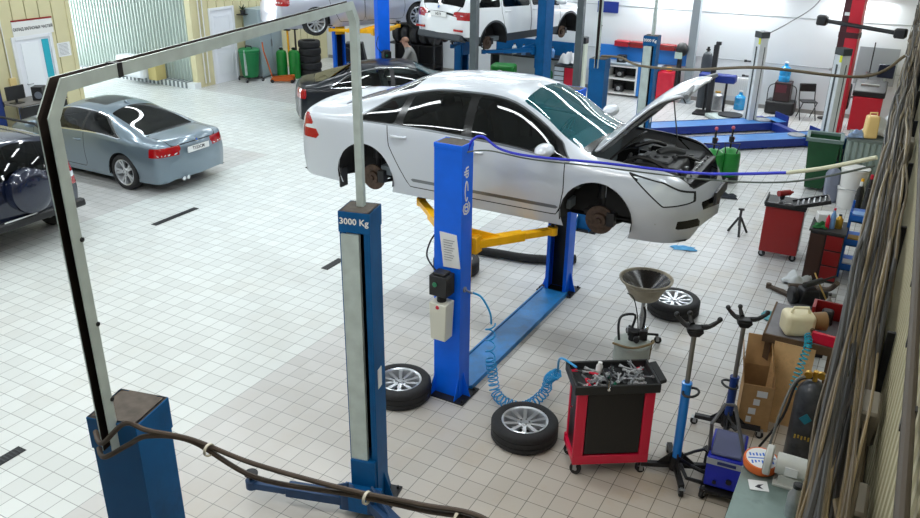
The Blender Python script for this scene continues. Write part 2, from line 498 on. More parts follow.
        if sp.get('mirror'):
            mx, mz = sp['mirror']; my = pchip(sp['ws'])(mx)
            m_ = MB().ball((mx, (my+.14)*sd, mz+.05), .115, .8, 1.25, .6, 16).ball((mx-.03, (my+.13)*sd, mz+.05), .088, .6, 1.25, .62, 14, 1).cyl((mx+.02, (my-.03)*sd, mz), (mx+.01, (my+.08)*sd, mz+.03), .025, .02, 8)
            m_.build('wing_mirror', [paint, BLACK], t)
    if 'trunk' in sp: c.extract([41], 'boot_lid', [paint], t)
    if 'hood' in sp:
        if not hood_open: c.extract([40], 'bonnet', [paint], t)
        else:
            hz = c.pf['zc'](h0)-.02
            X = Matrix.Translation((h0, 0, hz)) @ Matrix.Rotation(-hood_open, 4, 'Y') @ Matrix.Translation((-h0, 0, -hz))
            hd = c.extract([40], 'bonnet', [paint], t, 0, X, .022, mat('bonnet_underside', s(70, 72, 74), .6))
            # inner frame of the bonnet
            z0 = lambda x, y: c.pf['zc'](x)-.045-.05*(y/.7)**2
            fr = MB(); L0, L1 = h0+.05, h1-.05
            def H(x, y): return tuple(X @ Vector((x, y, z0(x, y))))
            for y0, y1 in ((-.62, -.5), (.62, .5), (-.2, -.2), (.2, .2)): fr.tube([H(L0+(L1-L0)*q/8, y0+(y1-y0)*q/8) for q in range(9)], .028, 6)
            for xx in (L0, L0+.33*(L1-L0), L1): fr.tube([H(xx, -.62+1.24*q/8) for q in range(9)], .026, 6)
            fr.build('bonnet_frame', mat('bonnet_ribs', s(120, 124, 128), .4, .3), hd)
            fr = MB(); fr.add([H(L0+.05+(L1-L0-.1)*i/6, -.5+j/6) for i in range(7) for j in range(7)], [(i*7+j, i*7+j+1, i*7+j+8, i*7+j+7) for i in range(6) for j in range(6)], 0, True)
            fr.build('bonnet_liner', mat('bonnet_felt', s(30, 30, 31), .9), hd)
            rod = MB(); rod.tube([(h0+.55, .62, .86), X @ Vector((h0+.62, .45, z0(h0+.62, .45)))], .008, 6); rod.build('bonnet_prop', STEEL, hd)
    # underbody, wheel wells
    ub = MB(); us = np.linspace(sp['xr']+.12, sp['xf']-.15, 30); pl = []
    for u in us:
        w = c.pf['wm'](u)-.08
        for ax in (ax0, ax1):
            if abs(u-ax) < aR+.03: w = .5
        pl.append((u, w, c.pf['zl'](u)+.03))
    vs = [(u, sg*w, z) for u, w, z in pl for sg in (-1, 1)]
    ub.add(vs, [(2*i, 2*i+1, 2*i+3, 2*i+2) for i in range(len(pl)-1)], 0)
    ub.build('underbody', WELL, t)
    for ax in (ax0, ax1):
        for sd in (1, -1):
            wl = MB(); n = 14; ring = []
            for q in range(n+1):
                a_ = R(-12+204*q/n)
                ring.append((ax+(aR+.005)*math.cos(a_), Rr+.01+(aR+.005)*math.sin(a_)))
            yo = c.pf['wm'](ax)-.012
            vs = [(x, sd*y, z) for x, z in ring for y in (.52, yo)]
            wl.add(vs, [(2*i, 2*i+1, 2*i+3, 2*i+2) for i in range(n)], 0, True)
            wl.add([(x, sd*.52, z) for x, z in ring], [tuple(range(n+1))], 0)
            wl.build('wheel_liner', WELL, t)
            if wheels: make_wheel(t, (ax, sd*(c.pf['wm'](ax)-.13), Rr), sd, Rr, .215, sp.get('rim', .225), sp.get('spokes', 10), double=sp.get('dbl', False), mm=sp.get('rim_mat'))
            elif (ax, sd) not in sp.get('skip', ()):
                hz = Rr-.06
                h_ = MB().lathe([(.001, .05), (.03, .05), (.035, .03), (.075, .03), (.08, -.005), (.15, -.005), (.15, -.03), (.05, -.03)], (ax, 0, hz), 28, 0, 'Y')
                o = h_.build('brake_disc', [mat('rusty_disc', s(92, 76, 66), .55, .7, noise=.3, nscale=20)], t, (0, sd*.72, 0))
                o.scale = (1, sd, 1)
                st = MB().cyl((ax, sd*.6, hz), (ax-.02, sd*.56, hz+.5), .03, n=10).cyl((ax-.01, sd*.58, hz+.2), (ax-.02, sd*.56, hz+.42), .06, n=12, m=1)
                st.cyl((ax, sd*.3, hz-.08), (ax, sd*.68, hz-.05), .025, n=8).cyl((ax+.25, sd*.3, hz-.05), (ax+.05, sd*.66, hz-.07), .02, n=8).cb((ax+.12, sd*.7, hz+.03), (.08, .09, .14), 1)
                st.build('suspension_strut', [DARKM, BLACK], t)
    # cabin
    cab = MB(); fz = .42
    cab.box(-1.3, 1.05, -.68, .68, fz-.1, fz)
    cab.build('cabin_floor', LIN, t)
    ds = MB(); dx = sp['ws_u'][1]-.28; dz = c.pf['zs'](dx)-.06
    ds.prism([(dx-.12, dz-.3), (dx-.12, dz+.02), (dx+.05, dz+.06), (dx+.3, dz+.02), (dx+.3, dz-.3)], -.68, .68, 'Y'); ds.build('dashboard', LIN, t, bevel=.02)
    sw = MB(); 
    sw.T = Matrix.Translation((dx-.3, .36, dz)) @ Matrix.Rotation(R(-65), 4, 'Y')
    sw.tube([(.18*math.cos(2*PI*q/20), .18*math.sin(2*PI*q/20), 0) for q in range(20)], .014, 6, closed=True).cyl((-.17, 0, 0), (.17, 0, 0), .015).cyl((0, 0, -.2), (0, 0, .01), .05)
    sw.build('steering_wheel', BLACK, t)
    sb = sp['zc_seat'] if 'zc_seat' in sp else fz
    for (sx, sy) in ((.12, .37), (.12, -.37), (-.62, .37), (-.62, -.37)):
        st = MB().cb((sx, sy, fz+.16), (.5, .5, .16)); bh = .54 if sx > 0 else .4; st.at(sx-.28, sy, fz+.16, ry=R(-14)).cb((0, 0, bh/2), (.14, .48, bh)).cb((0, 0, bh+.05), (.09, .26, .13)); st.T = Matrix()
        st.build('seat', SEATM, t, bevel=.04, seg=2)
    c.bm.free()
    return t, c
P_SILVER = mat('silver_white_paint', s(202, 207, 214), .33, .25, coat=.8)
P_BMW = mat('blue_grey_metallic', s(116, 132, 144), .3, .5, coat=.9)
P_DARKBLUE = mat('dark_navy_paint', s(14, 24, 50), .25, .3, coat=1.)
P_BLACK = mat('black_car_paint', s(14, 20, 28), .3, .2, coat=.35, spec=.35)
P_LILAC = mat('pale_silver_paint', s(186, 190, 204), .32, .5, coat=.8)
P_WHITE = mat('white_car_paint', s(226, 230, 234), .35, 0, coat=.8)
DGREY = mat('grey_cladding', s(52, 58, 64), .6)
def sd_xz(poly, ymin=0.):
    f = poly_sd(poly)
    return lambda p: max(f(p.x, p.z), ymin-p.y)
def sedan_spec(xr, xf, H, W, ax, R_=.33, hood=.92, trunk=1.03, rear_glass=(-1.85, -.95), ws=(.5, 1.3), roofy=.57):
    w = W/2
    return dict(xr=xr, xf=xf, axles=ax, R=R_, aR=R_+.045, sk=.42, bowf=.22, bowr=.15,
      zc=[(xr,.58),(xr+.02,.80),(xr+.06,trunk-.1),(xr+.13,trunk-.015),(rear_glass[0]-.02,trunk+.03),(rear_glass[0]+.45,H-.24),(rear_glass[1]+.05,H-.05),(-.25,H),(.2,H-.012),(ws[0],H-.07),(ws[0]+.4,H-.28),(ws[1],hood+.13),(ws[1]+.14,hood+.075),(xf-.45,hood-.005),(xf-.2,hood-.1),(xf-.09,hood-.2),(xf-.02,.58),(xf,.5)],
      zs=[(xr,.56),(xr+.06,trunk-.17),(xr+.2,trunk-.07),(-1.6,trunk-.06),(-.8,.97),(.2,.945),(ws[1]-.2,.90),(ws[1]+.1,.87),(xf-.45,hood-.09),(xf-.2,hood-.19),(xf-.08,.6),(xf,.48)],
      zr=[(xr,.57),(xr+.05,trunk-.13),(xr+.2,trunk-.03),(rear_glass[0]-.05,trunk+.01),(rear_glass[0]+.3,trunk+.12),(-1.0,H-.19),(-.5,H-.085),(0,H-.07),(ws[0]-.1,H-.105),(ws[0]+.25,H-.25),(ws[1]-.15,hood+.1),(ws[1]+.05,hood+.02),(xf-.45,hood-.045),(xf-.2,hood-.14),(xf-.08,.63),(xf,.49)],
      ws=[(xr,.58),(xr+.06,w-.17),(xr+.25,w-.09),(-1.4,w-.045),(0,w-.03),(1.2,w-.045),(xf-.55,w-.09),(xf-.22,w-.17),(xf-.08,w-.25),(xf,.52)],
      wm=[(xr,.62),(xr+.05,w-.12),(xr+.25,w-.04),(-1.4,w),(1.4,w),(xf-.5,w-.04),(xf-.18,w-.12),(xf-.06,w-.22),(xf,.55)],
      wr=[(xr,.5),(xr+.1,w-.26),(-1.9,w-.23),(-1.5,w-.27),(-.8,roofy),(.3,roofy+.01),(.9,w-.24),(1.3,w-.17),(xf-.5,w-.2),(xf-.2,w-.3),(xf,.42)],
      zl=[(xr,.27),(xr+.04,.225),(xr+.3,.2),(-1,.19),(1,.19),(xf-.25,.18),(xf-.05,.2),(xf,.32)],
      zm=[(xr,.5),(xr+.1,.55),(-1,.6),(1,.6),(xf-.2,.52),(xf,.44)],
      ws_u=(ws[0], ws[1], .07), rw_u=(rear_glass[0], rear_glass[1], .12))
# --- silver saloon on the lift
TE = sedan_spec(-2.50, 2.42, 1.475, 1.80, (-1.388, 1.388), .335, ws=(.42, 1.12))
TE.update(name='silver_car', aR=.375, hood=(1.22, 2.3, 2.01), dark=mat('gloss_black', s(10, 10, 11), .25), strips=[(-2.44, -1.86, .42, .455)], cowl=(1.13, 1.22),
  windows=[[(-1.52,.1),(-1.0,.08),(-.95,.88),(-1.1,.84)], [(-.90,.07),(-.14,.06),(-.16,.93),(-.86,.91)], [(-.04,.06),(1.0,.08),(.86,.8),(.22,.93),(-.06,.93)]],
  trim=.02, trim_poly=[(-1.58,.06),(1.08,.04),(.93,.86),(.22,.97),(-.86,.96),(-1.14,.9)], trim_mat=mat('satin_trim', s(120, 124, 128), .3, .8),
  doors=[[(-.1,.3),(1.0,.3),(1.05,.6),(1.03,.93),(.9,1.0),(.22,1.6),(-.12,1.6)], [(-.8,.3),(-.11,.3),(-.13,1.6),(-.9,1.6),(-1.1,1.0),(-1.06,.75),(-.88,.44)]],
  handles=[(.02,.83),(-.93,.86)], mould=(-.78,1.0,.36,.41), mirror=(.86,.95),
  head=sd_xz([(1.66,.865),(2.02,.80),(2.27,.67),(2.29,.585),(2.04,.56)], .34),
  tail=lambda p: max(.68-p.z, p.z-.96, .46-p.y, p.x+2.2-.75*(.95-p.z)), tail2=lambda p: max(.79-p.z, p.z-.86),
  vent=lambda p: max(.33-p.z, p.z-.42, .42-p.y, p.y-.74, 2.08-p.x), grille=lambda p: max(.42-p.z, p.z-.56, p.y-.46, 2.26-p.x))
# --- blue grey coupe
CO = sedan_spec(-2.40, 2.2, 1.39, 1.79, (-1.38, 1.38), .33, hood=.88, trunk=.98, rear_glass=(-1.72, -.82), ws=(.42, 1.2), roofy=.55)
CO.update(name='blue_grey_car', roofp=(-.5, .12, 2.4), aR=.365, rim=.235, spokes=10, dbl=True, windows=[[(-1.28,.16),(-.42,.08),(-.40,.93),(-.8,.9)], [(-.36,.08),(1.0,.08),(.85,.8),(.25,.93),(-.34,.93)]],
  trim=.024, trim_poly=[(-1.36,.1),(1.06,.03),(.9,.86),(.25,.97),(-.45,.97),(-.86,.94)], hood=(1.34, 2.1, 2.02), trunk=(-2.352, -1.76, 2.1),
  doors=[[(-.42,.3),(.92,.3),(1.0,.6),(1.0,.93),(.85,1.0),(.3,1.6),(-.44,1.6)]], handles=[(-.25,.80)], mirror=(.85,.92),
  head=sd_xz([(1.7,.72),(2.1,.68),(2.15,.56),(1.85,.57)], .4),
  tail=lambda p: max(.70-p.z, p.z-.86, (.36 if p.z > .78 else .40)-p.y, p.x+2.06), tail2=lambda p: max(.715-p.z, p.z-.74),
  rw_glass=glass('rear_dark_glass', (.02, .024, .026)))
# --- black saloon
BK = sedan_spec(-2.38, 2.25, 1.44, 1.78, (-1.35, 1.35), .32, hood=.9, trunk=1.02)
BK.update(name='black_car', rim=.21, windows=TE['windows'], trim=.02, trim_poly=TE['trim_poly'], hood=(1.44, 2.15, 2.02), trunk=(-2.3, -1.9, 2.1), doors=TE['doors'], handles=TE['handles'], mirror=(.95,.93),
  head=sd_xz([(1.66,.80),(2.05,.74),(2.14,.60),(1.9,.58)], .36),
  tail=lambda p: max(.72-p.z, p.z-.93, .42-p.y, p.x+2.1), side_glass=GL_MID)
# --- pale silver saloon, lifted
SV = sedan_spec(-2.45, 2.4, 1.46, 1.82, (-1.45, 1.45), .33)
SV.update(name='pale_silver_car', aR=.37, rim=.235, spokes=10, windows=TE['windows'], trim=.02, trim_poly=TE['trim_poly'], hood=(1.46, 2.25, 2.02), trunk=(-2.37, -1.9, 2.1), doors=TE['doors'], handles=TE['handles'], mirror=(.95,.93),
  head=TE['head'], tail=lambda p: max(.74-p.z, p.z-.93, .36-p.y, p.x+2.1), tail2=lambda p: max(.80-p.z, p.z-.83))
# --- estate / off-road bodies
def suv_spec(xr, xf, H, W, ax, R_, hood=1.05, belt=1.08, zl=.32):
    w = W/2
    return dict(xr=xr, xf=xf, axles=ax, R=R_, aR=R_+.06, sk=.45, bowf=.2, bowr=.13, lip=.045,
      zc=[(xr,.85),(xr+.015,.98),(xr+.05,belt+.02),(xr+.16,belt+.3),(xr+.26,H-.14),(xr+.36,H-.06),(-1.2,H-.01),(-.4,H),(.2,H-.03),(.5,H-.09),(.9,H-.36),(1.22,hood+.12),(1.38,hood+.05),(xf-.4,hood-.04),(xf-.15,hood-.14),(xf-.04,.72),(xf,.6)],
      zs=[(xr,.83),(xr+.05,belt-.08),(xr+.3,belt),(-1,belt-.02),(.3,belt-.06),(1.1,belt-.1),(1.4,hood-.06),(xf-.4,hood-.13),(xf-.15,hood-.24),(xf-.04,.68),(xf,.58)],
      zr=[(xr,.84),(xr+.05,belt-.03),(xr+.16,belt+.22),(xr+.27,H-.22),(xr+.4,H-.12),(-1,H-.085),(0,H-.09),(.45,H-.15),(.8,H-.36),(1.15,hood+.07),(1.3,hood+.0),(xf-.4,hood-.08),(xf-.15,hood-.19),(xf-.04,.70),(xf,.59)],
      ws=[(xr,.62),(xr+.06,w-.12),(xr+.3,w-.06),(-1,w-.03),(.8,w-.035),(xf-.5,w-.08),(xf-.15,w-.17),(xf,.55)],
      wm=[(xr,.66),(xr+.05,w-.09),(xr+.25,w-.03),(-1.3,w),(1.3,w),(xf-.4,w-.04),(xf-.12,w-.13),(xf,.6)],
      wr=[(xr,.5),(xr+.1,w-.2),(xr+.3,w-.24),(-1,w-.25),(.3,w-.26),(.9,w-.2),(1.25,w-.16),(xf-.4,w-.2),(xf-.15,w-.3),(xf,.44)],
      zl=[(xr,.55),(xr+.06,.42),(xr+.3,zl+.03),(-1,zl),(1,zl),(xf-.25,zl),(xf-.06,.38),(xf,.5)],
      zm=[(xr,.7),(xr+.1,.72),(-1,.72),(1,.72),(xf-.2,.62),(xf,.54)],
      ws_u=(.5, 1.2, .07), rw_u=(xr+.075, xr+.275, .1), rwc=0)
SU = suv_spec(-2.1, 2.05, 1.68, 1.80, (-1.25, 1.25), .35)
SU.update(name='dark_blue_suv', rim=.22, clad=.52, dark=BLACK, windows=[[(-1.85,.1),(-1.12,.07),(-1.1,.92),(-1.65,.9)], [(-1.02,.07),(-.12,.06),(-.12,.93),(-1.0,.93)], [(-.02,.06),(1.0,.08),(.86,.8),(.4,.92),(-.04,.93)]],
  doors=[[(-.08,.4),(.95,.4),(1.02,.7),(1.0,1.05),(.9,1.12),(.4,1.8),(-.1,1.8)], [(-.85,.4),(-.09,.4),(-.11,1.8),(-1.05,1.8),(-1.06,1.0),(-.95,.6)]], handles=[(.05,.98),(-.9,1.0)], mirror=(.9,1.05),
  hood=(1.42,1.95,2.02), head=sd_xz([(1.6,.92),(1.95,.84),(1.98,.7),(1.75,.74)], .4),
  tail=lambda p: max(.82-p.z, p.z-1.22, .70-p.y, p.x+1.86), tail2=lambda p: max(.94-p.z, p.z-1.02))
X3 = suv_spec(-2.3, 2.3, 1.66, 1.88, (-1.4, 1.4), .36)
X3.update(name='white_suv', rim=.235, clad=.50, dark=DGREY, windows=[[(-1.95,.12),(-1.2,.07),(-1.16,.9),(-1.6,.86)], [(-1.1,.07),(-.14,.06),(-.14,.93),(-1.06,.93)], [(-.04,.06),(1.0,.08),(.86,.8),(.4,.92),(-.06,.93)]],
  doors=[[(-.1,.4),(.95,.4),(1.02,.7),(1.0,1.05),(.9,1.12),(.4,1.8),(-.12,1.8)], [(-.95,.4),(-.11,.4),(-.13,1.8),(-1.1,1.8),(-1.16,1.0),(-1.05,.6)]], handles=[(.05,.98),(-.95,1.0)], mirror=(.9,1.05),
  hood=(1.42,2.15,2.02), head=sd_xz([(1.75,.92),(2.15,.84),(2.2,.7),(1.95,.74)], .4), trunk=(-2.285,-1.98,2.15),
  tail=lambda p: max(.86-p.z, p.z-1.04, (.42 if p.z > .92 else .52)-p.y, p.x+1.98), tail2=lambda p: max(.95-p.z, p.z-.965))
# ------------------------------------------------------------------ setting
def floor_mat():
    m = bpy.data.materials.new('floor_tiles'); m.use_nodes = True; nt = m.node_tree; b = nt.nodes['Principled BSDF']
    N = nt.nodes.new; L = nt.links.new
    def math_(op, a, c=None, d=None):
        n = N('ShaderNodeMath'); n.operation = op
        for i, q in enumerate((a, c, d)):
            if q is None: continue
            if isinstance(q, (int, float)): n.inputs[i].default_value = q
            else: L(q, n.inputs[i])
        return n.outputs[0]
    tc = N('ShaderNodeTexCoord'); sp = N('ShaderNodeSeparateXYZ'); L(tc.outputs['Object'], sp.inputs[0])
    X, Y = sp.outputs[0], sp.outputs[1]
    u = math_('DIVIDE', math_('SUBTRACT', X, .0189), .2); v = math_('DIVIDE', math_('SUBTRACT', Y, .1818), .2)
    fu = math_('FRACT', u); fv = math_('FRACT', v)
    du = math_('ABSOLUTE', math_('SUBTRACT', fu, .5)); dv = math_('ABSOLUTE', math_('SUBTRACT', fv, .5))
    ed = math_('MAXIMUM', du, dv)
    g = N('ShaderNodeMapRange'); g.inputs['From Min'].default_value = .478; g.inputs['From Max'].default_value = .490; L(ed, g.inputs['Value'])
    cid = N('ShaderNodeCombineXYZ'); L(math_('FLOOR', u), cid.inputs[0]); L(math_('FLOOR', v), cid.inputs[1])
    wn = N('ShaderNodeTexWhiteNoise'); wn.noise_dimensions = '2D'; L(cid.outputs[0], wn.inputs['Vector'])
    # light aisle tiles: strip X in (-11.38,-5.58), and the lane from the gate Y in (12.6,16.6)
    a1 = math_('MULTIPLY', math_('GREATER_THAN', X, -11.38), math_('LESS_THAN', X, -5.58))
    a2 = math_('MULTIPLY', math_('MULTIPLY', math_('GREATER_THAN', Y, 12.58), math_('LESS_THAN', Y, 16.58)), math_('LESS_THAN', X, -5.58))
    ais = math_('MAXIMUM', math_('MULTIPLY', a1, math_('LESS_THAN', Y, 16.58)), a2)
    mx = N('ShaderNodeMix'); mx.data_type = 'RGBA'; L(ais, mx.inputs[0])
    mx.inputs[6].default_value = (*s(198, 199, 199), 1); mx.inputs[7].default_value = (*s(214, 220, 219), 1)
    vr = N('ShaderNodeMapRange'); vr.inputs['To Min'].default_value = .93; vr.inputs['To Max'].default_value = 1.05; L(wn.outputs['Value'], vr.inputs['Value'])
    m2 = N('ShaderNodeMix'); m2.data_type = 'RGBA'; m2.blend_type = 'MULTIPLY'; m2.inputs[0].default_value = 1; L(mx.outputs[2], m2.inputs[6]); L(vr.outputs[0], m2.inputs[7])
    # dirt noise, plus a beige tint growing to the near right
    n1 = N('ShaderNodeTexNoise'); n1.inputs['Scale'].default_value = .9; n1.inputs['Detail'].default_value = 9; n1.inputs['Roughness'].default_value = .65; L(tc.outputs['Object'], n1.inputs['Vector'])
    r1 = N('ShaderNodeMapRange'); r1.inputs['From Min'].default_value = .5; r1.inputs['From Max'].default_value = .78; r1.inputs['To Max'].default_value = .55; L(n1.outputs['Fac'], r1.inputs['Value'])
    rx = N('ShaderNodeMapRange'); rx.inputs['From Min'].default_value = -5.5; rx.inputs['From Max'].default_value = -.8; rx.inputs['To Min'].default_value = .25; rx.inputs['To Max'].default_value = 1.; L(X, rx.inputs['Value'])
    m3 = N('ShaderNodeMix'); m3.data_type = 'RGBA'; ry = N('ShaderNodeMapRange'); ry.inputs['From Min'].default_value = 9.5; ry.inputs['From Max'].default_value = 6.; ry.inputs['To Max'].default_value = .55; L(Y, ry.inputs['Value']); L(math_('MULTIPLY', math_('ADD', r1.outputs[0], ry.outputs[0]), rx.outputs[0]), m3.inputs[0]); L(m2.outputs[2], m3.inputs[6]); m3.inputs[7].default_value = (*s(172, 148, 112), 1)
    m4 = N('ShaderNodeMix'); m4.data_type = 'RGBA'; L(g.outputs[0], m4.inputs[0]); L(m3.outputs[2], m4.inputs[6])
    gm = N('ShaderNodeMix'); gm.data_type = 'RGBA'; L(rx.outputs[0], gm.inputs[0]); gm.inputs[6].default_value = (*s(150, 154, 152), 1); gm.inputs[7].default_value = (*s(88, 80, 70), 1)
    L(gm.outputs[2], m4.inputs[7])
    L(m4.outputs[2], b.inputs['Base Color'])
    n2 = N('ShaderNodeTexNoise'); n2.inputs['Scale'].default_value = 4; n2.inputs['Detail'].default_value = 4; L(tc.outputs['Object'], n2.inputs['Vector'])
    rr = N('ShaderNodeMapRange'); rr.inputs['To Min'].default_value = .22; rr.inputs['To Max'].default_value = .42; L(n2.outputs['Fac'], rr.inputs['Value'])
    ra = math_('ADD', rr.outputs[0], math_('MULTIPLY', g.outputs[0], .4)); L(ra, b.inputs['Roughness'])
    bp = N('ShaderNodeBump'); bp.inputs['Strength'].default_value = .25; bp.inputs['Distance'].default_value = .004; L(math_('SUBTRACT', 1., g.outputs[0]), bp.inputs['Height']); L(bp.outputs[0], b.inputs['Normal'])
    b.inputs['Specular IOR Level'].default_value = .45
    return m
def ribbed_mat(name, col, axis, pitch, depth=.02, rough=.5, dark=.82, narrow=.2):
    m = bpy.data.materials.new(name); m.use_nodes = True; nt = m.node_tree; b = nt.nodes['Principled BSDF']; N = nt.nodes.new; L = nt.links.new
    tc = N('ShaderNodeTexCoord'); sp = N('ShaderNodeSeparateXYZ'); L(tc.outputs['Object'], sp.inputs[0])
    d = N('ShaderNodeMath'); d.operation = 'DIVIDE'; L(sp.outputs[axis], d.inputs[0]); d.inputs[1].default_value = pitch
    f = N('ShaderNodeMath'); f.operation = 'FRACT'; L(d.outputs[0], f.inputs[0])
    r = N('ShaderNodeValToRGB'); L(f.outputs[0], r.inputs[0]); e = r.color_ramp.elements
    e[0].position = 0; e[0].color = (0,0,0,1); e[1].position = narrow; e[1].color = (1,1,1,1)
    q = r.color_ramp.elements.new(1-narrow*.3); q.color = (1,1,1,1); q = r.color_ramp.elements.new(1.); q.color = (0,0,0,1)
    n = N('ShaderNodeTexNoise'); n.inputs['Scale'].default_value = 1.2; n.inputs['Detail'].default_value = 6; L(tc.outputs['Object'], n.inputs['Vector'])
    mr = N('ShaderNodeMapRange'); mr.inputs['To Min'].default_value = .9; mr.inputs['To Max'].default_value = 1.06; L(n.outputs['Fac'], mr.inputs['Value'])
    mx = N('ShaderNodeMix'); mx.data_type = 'RGBA'; mx.blend_type = 'MULTIPLY'; mx.inputs[0].default_value = 1; mx.inputs[6].default_value = (*col, 1); L(mr.outputs[0], mx.inputs[7])
    L(mx.outputs[2], b.inputs['Base Color']); b.inputs['Roughness'].default_value = rough
    bp = N('ShaderNodeBump'); bp.inputs['Strength'].default_value = 1.; bp.inputs['Distance'].default_value = depth; L(r.outputs[0], bp.inputs['Height']); L(bp.outputs[0], b.inputs['Normal'])
    return m
def ribs(mb, x0, x1, f, z0, z1, pitch, depth, gap, axis):
    """trapezoid cladding sheet running along one axis; f = plane position, depth towards the room"""
    n = int((x1-x0)/pitch); pts = []
    for i in range(n):
        a = x0+i*pitch
        pts += [(a, 0), (a+gap*.4, -depth), (a+gap, -depth), (a+gap*1.4, 0)]
    pts.append((x1, 0))
    vs = []; fs = []
    for a, d in pts:
        for z in (z0, z1): vs.append((a, f+d, z) if axis == 'X' else (f+d, a, z))
    for i in range(len(pts)-1): fs.append((2*i, 2*i+2, 2*i+3, 2*i+1))
    mb.add(vs, fs); return mb
HC = 6.3
fl = MB().box(-24, 6, -5, 23, -.2, 0).build('floor', floor_mat()); struct(fl)
WBACK = mat('wall_white_panel', s(214, 218, 222), .45, noise=.02, nscale=1.)
wb = MB().box(-24, 6, 22.7, 22.9, 0, HC).build('wall_back', WBACK); struct(wb)
JO = mat('joint_grey', s(150, 156, 160), .6)
sm = MB()
for z in (1.18, 2.36, 3.54, 4.7): sm.box(-17.4, .2, 22.69, 22.702, z-.006, z+.006)
struct(sm.build('trim_1', JO))
struct(MB().box(-17.4, .1, 22.66, 22.7, 0, .1).build('baseboard_back', mat('skirting', s(140, 138, 134), .6)))
CRM = mat('cream_cladding', s(208, 200, 160), .5, noise=.04, nscale=2)
wl = MB()
wl.box(-17.62, -17.5, -5, 12.97, 0, HC).box(-17.62, -17.5, 16.67, 22.7, 0, HC).box(-17.62, -17.5, 12.97, 16.67, 4.6, HC)
ribs(wl, -5, 12.95, -17.45, 0, 3.2, .33, .05, .02, 'Y'); ribs(wl, 16.69, 22.69, -17.45, 0, 3.2, .33, .05, .02, 'Y')
wl.box(-17.5, -17.43, 12.87, 12.97, 0, 4.6).box(-17.5, -17.43, 16.67, 16.8, 0, 4.6)
struct(wl.build('wall_left', CRM, fix=False))
wu = MB().box(-17.5, -17.43, -5, 12.9, 3.2, HC).box(-17.5, -17.43, 16.8, 22.7, 3.2, HC).box(-17.5, -17.43, 12.9, 16.8, 4.6, HC)
struct(wu.build('wall_left_unseen_white', WBACK))  # unseen upper wall, made white so car paint reflects less cream
CORR = mat('corrugated_sheet', s(176, 188, 182), .4, .15, noise=.05, nscale=2)
cg = MB(); ribs(cg, -24, -17.5, 16.75, 0, HC, .13, .04, .05, 'X'); cg.box(-24, -17.5, 16.76, 16.85, 0, HC)
struct(cg.build('wall_passage', CORR, fix=False))
cg = MB(); ribs(cg, -24, -17.5, 12.9, 0, HC, .17, -.035, .06, 'X'); cg.box(-24, -17.5, 12.8, 12.89, 0, HC)
struct(cg.build('wall_passage_near', CORR, fix=False))
kb = MB(); kb.box(-24, -17.4, 16.5, 16.74, 0, .16)
for i in range(40): kb.box(-24+i*.16, -23.93+i*.16, 16.49, 16.75, 0, .17, 1)
struct(kb.build('trim_2', [mat('kerb_white', s(226, 230, 232), .6), mat('kerb_dark', s(120, 128, 132), .6)]))
# mezzanine parapet beside the camera
PAR = mat('parapet_cladding', s(176, 170, 142), .55, noise=.06, nscale=3)
wr = MB().box(.24, .38, -5, 22.7, 0, 4.45)
ribs(wr, 0, 0, 0, 0, 0, 1, 0, 0, 'Y') if False else None
n = int(27.6/.115)
for i in range(n): wr.prism([(.24, -4.9+i*.115), (.218, -4.88+i*.115), (.218, -4.83+i*.115), (.24, -4.81+i*.115)], 0, 4.4, 'Z')
wr.box(.2, .4, -5, 22.7, 4.4, 4.48)
struct(wr.build('wall_right', PAR, fix=False))
struct(MB().box(.38, 6, -5, 22.7, 2.9, 3.1).build('trim_3', mat('mezzanine_slab', s(150, 148, 142), .8)))
struct(MB().box(6, 6.2, -5, 22.9, 0, HC).build('wall_mezzanine', WBACK))
struct(MB().box(-24, 6, -5.2, -5, 0, HC).build('wall_front', WBACK))
struct(MB().box(-17.6, 6.2, -5.2, 22.9, HC, HC+.2).build('ceiling', mat('ceiling_white', s(205, 208, 208), .7)))
struct(MB().box(-24, -17.6, 12.8, 16.85, 4.6, 4.7).build('trim_4', mat('passage_roof', s(180, 186, 188), .7)))
# building steel columns in the hall
PIL = mat('pillar_grey', s(78, 86, 90), .5, .3, noise=.1)
for i, (x, y, w) in enumerate(((-8.32, 16.0, .15), (-6.65, 18.0, .15), (-5.05, 22.3, .2))):
    struct(MB().box(x-w/2, x+w/2, y-w/2, y+w/2, 0, HC).box(x-w/2-.08, x+w/2+.08, y-w/2-.08, y+w/2+.08, 0, .02).build('trim_%d' % (5+i), PIL if i < 2 else mat('pillar_light', s(150, 158, 164), .5, .2)))
# floor drain slots
DRN = mat('drain_grate', s(34, 36, 38), .5, .5)
for i, (x, y0, y1) in enumerate(((-10.27, 8.5, 9.45), (-6.8, 8.5, 8.92), (-6.75, 3.2, 3.67))):
    g = MB().box(x-.06, x+.06, y0, y1, .001, .006)
    k = int((y1-y0)/.04)
    for j in range(k): g.box(x-.05, x+.05, y0+.01+j*.04, y0+.026+j*.04, .006, .009, 1)
    o = g.build('floor_drain', [DRN, mat('drain_bar', s(60, 62, 64), .5, .6)])
    tag(o, ('black floor drain slot behind the blue-grey coupe', 'short black floor drain slot left of the grey-and-blue lift post', 'black floor drain slot at the left edge of the photo')[i], 'floor drain', None)
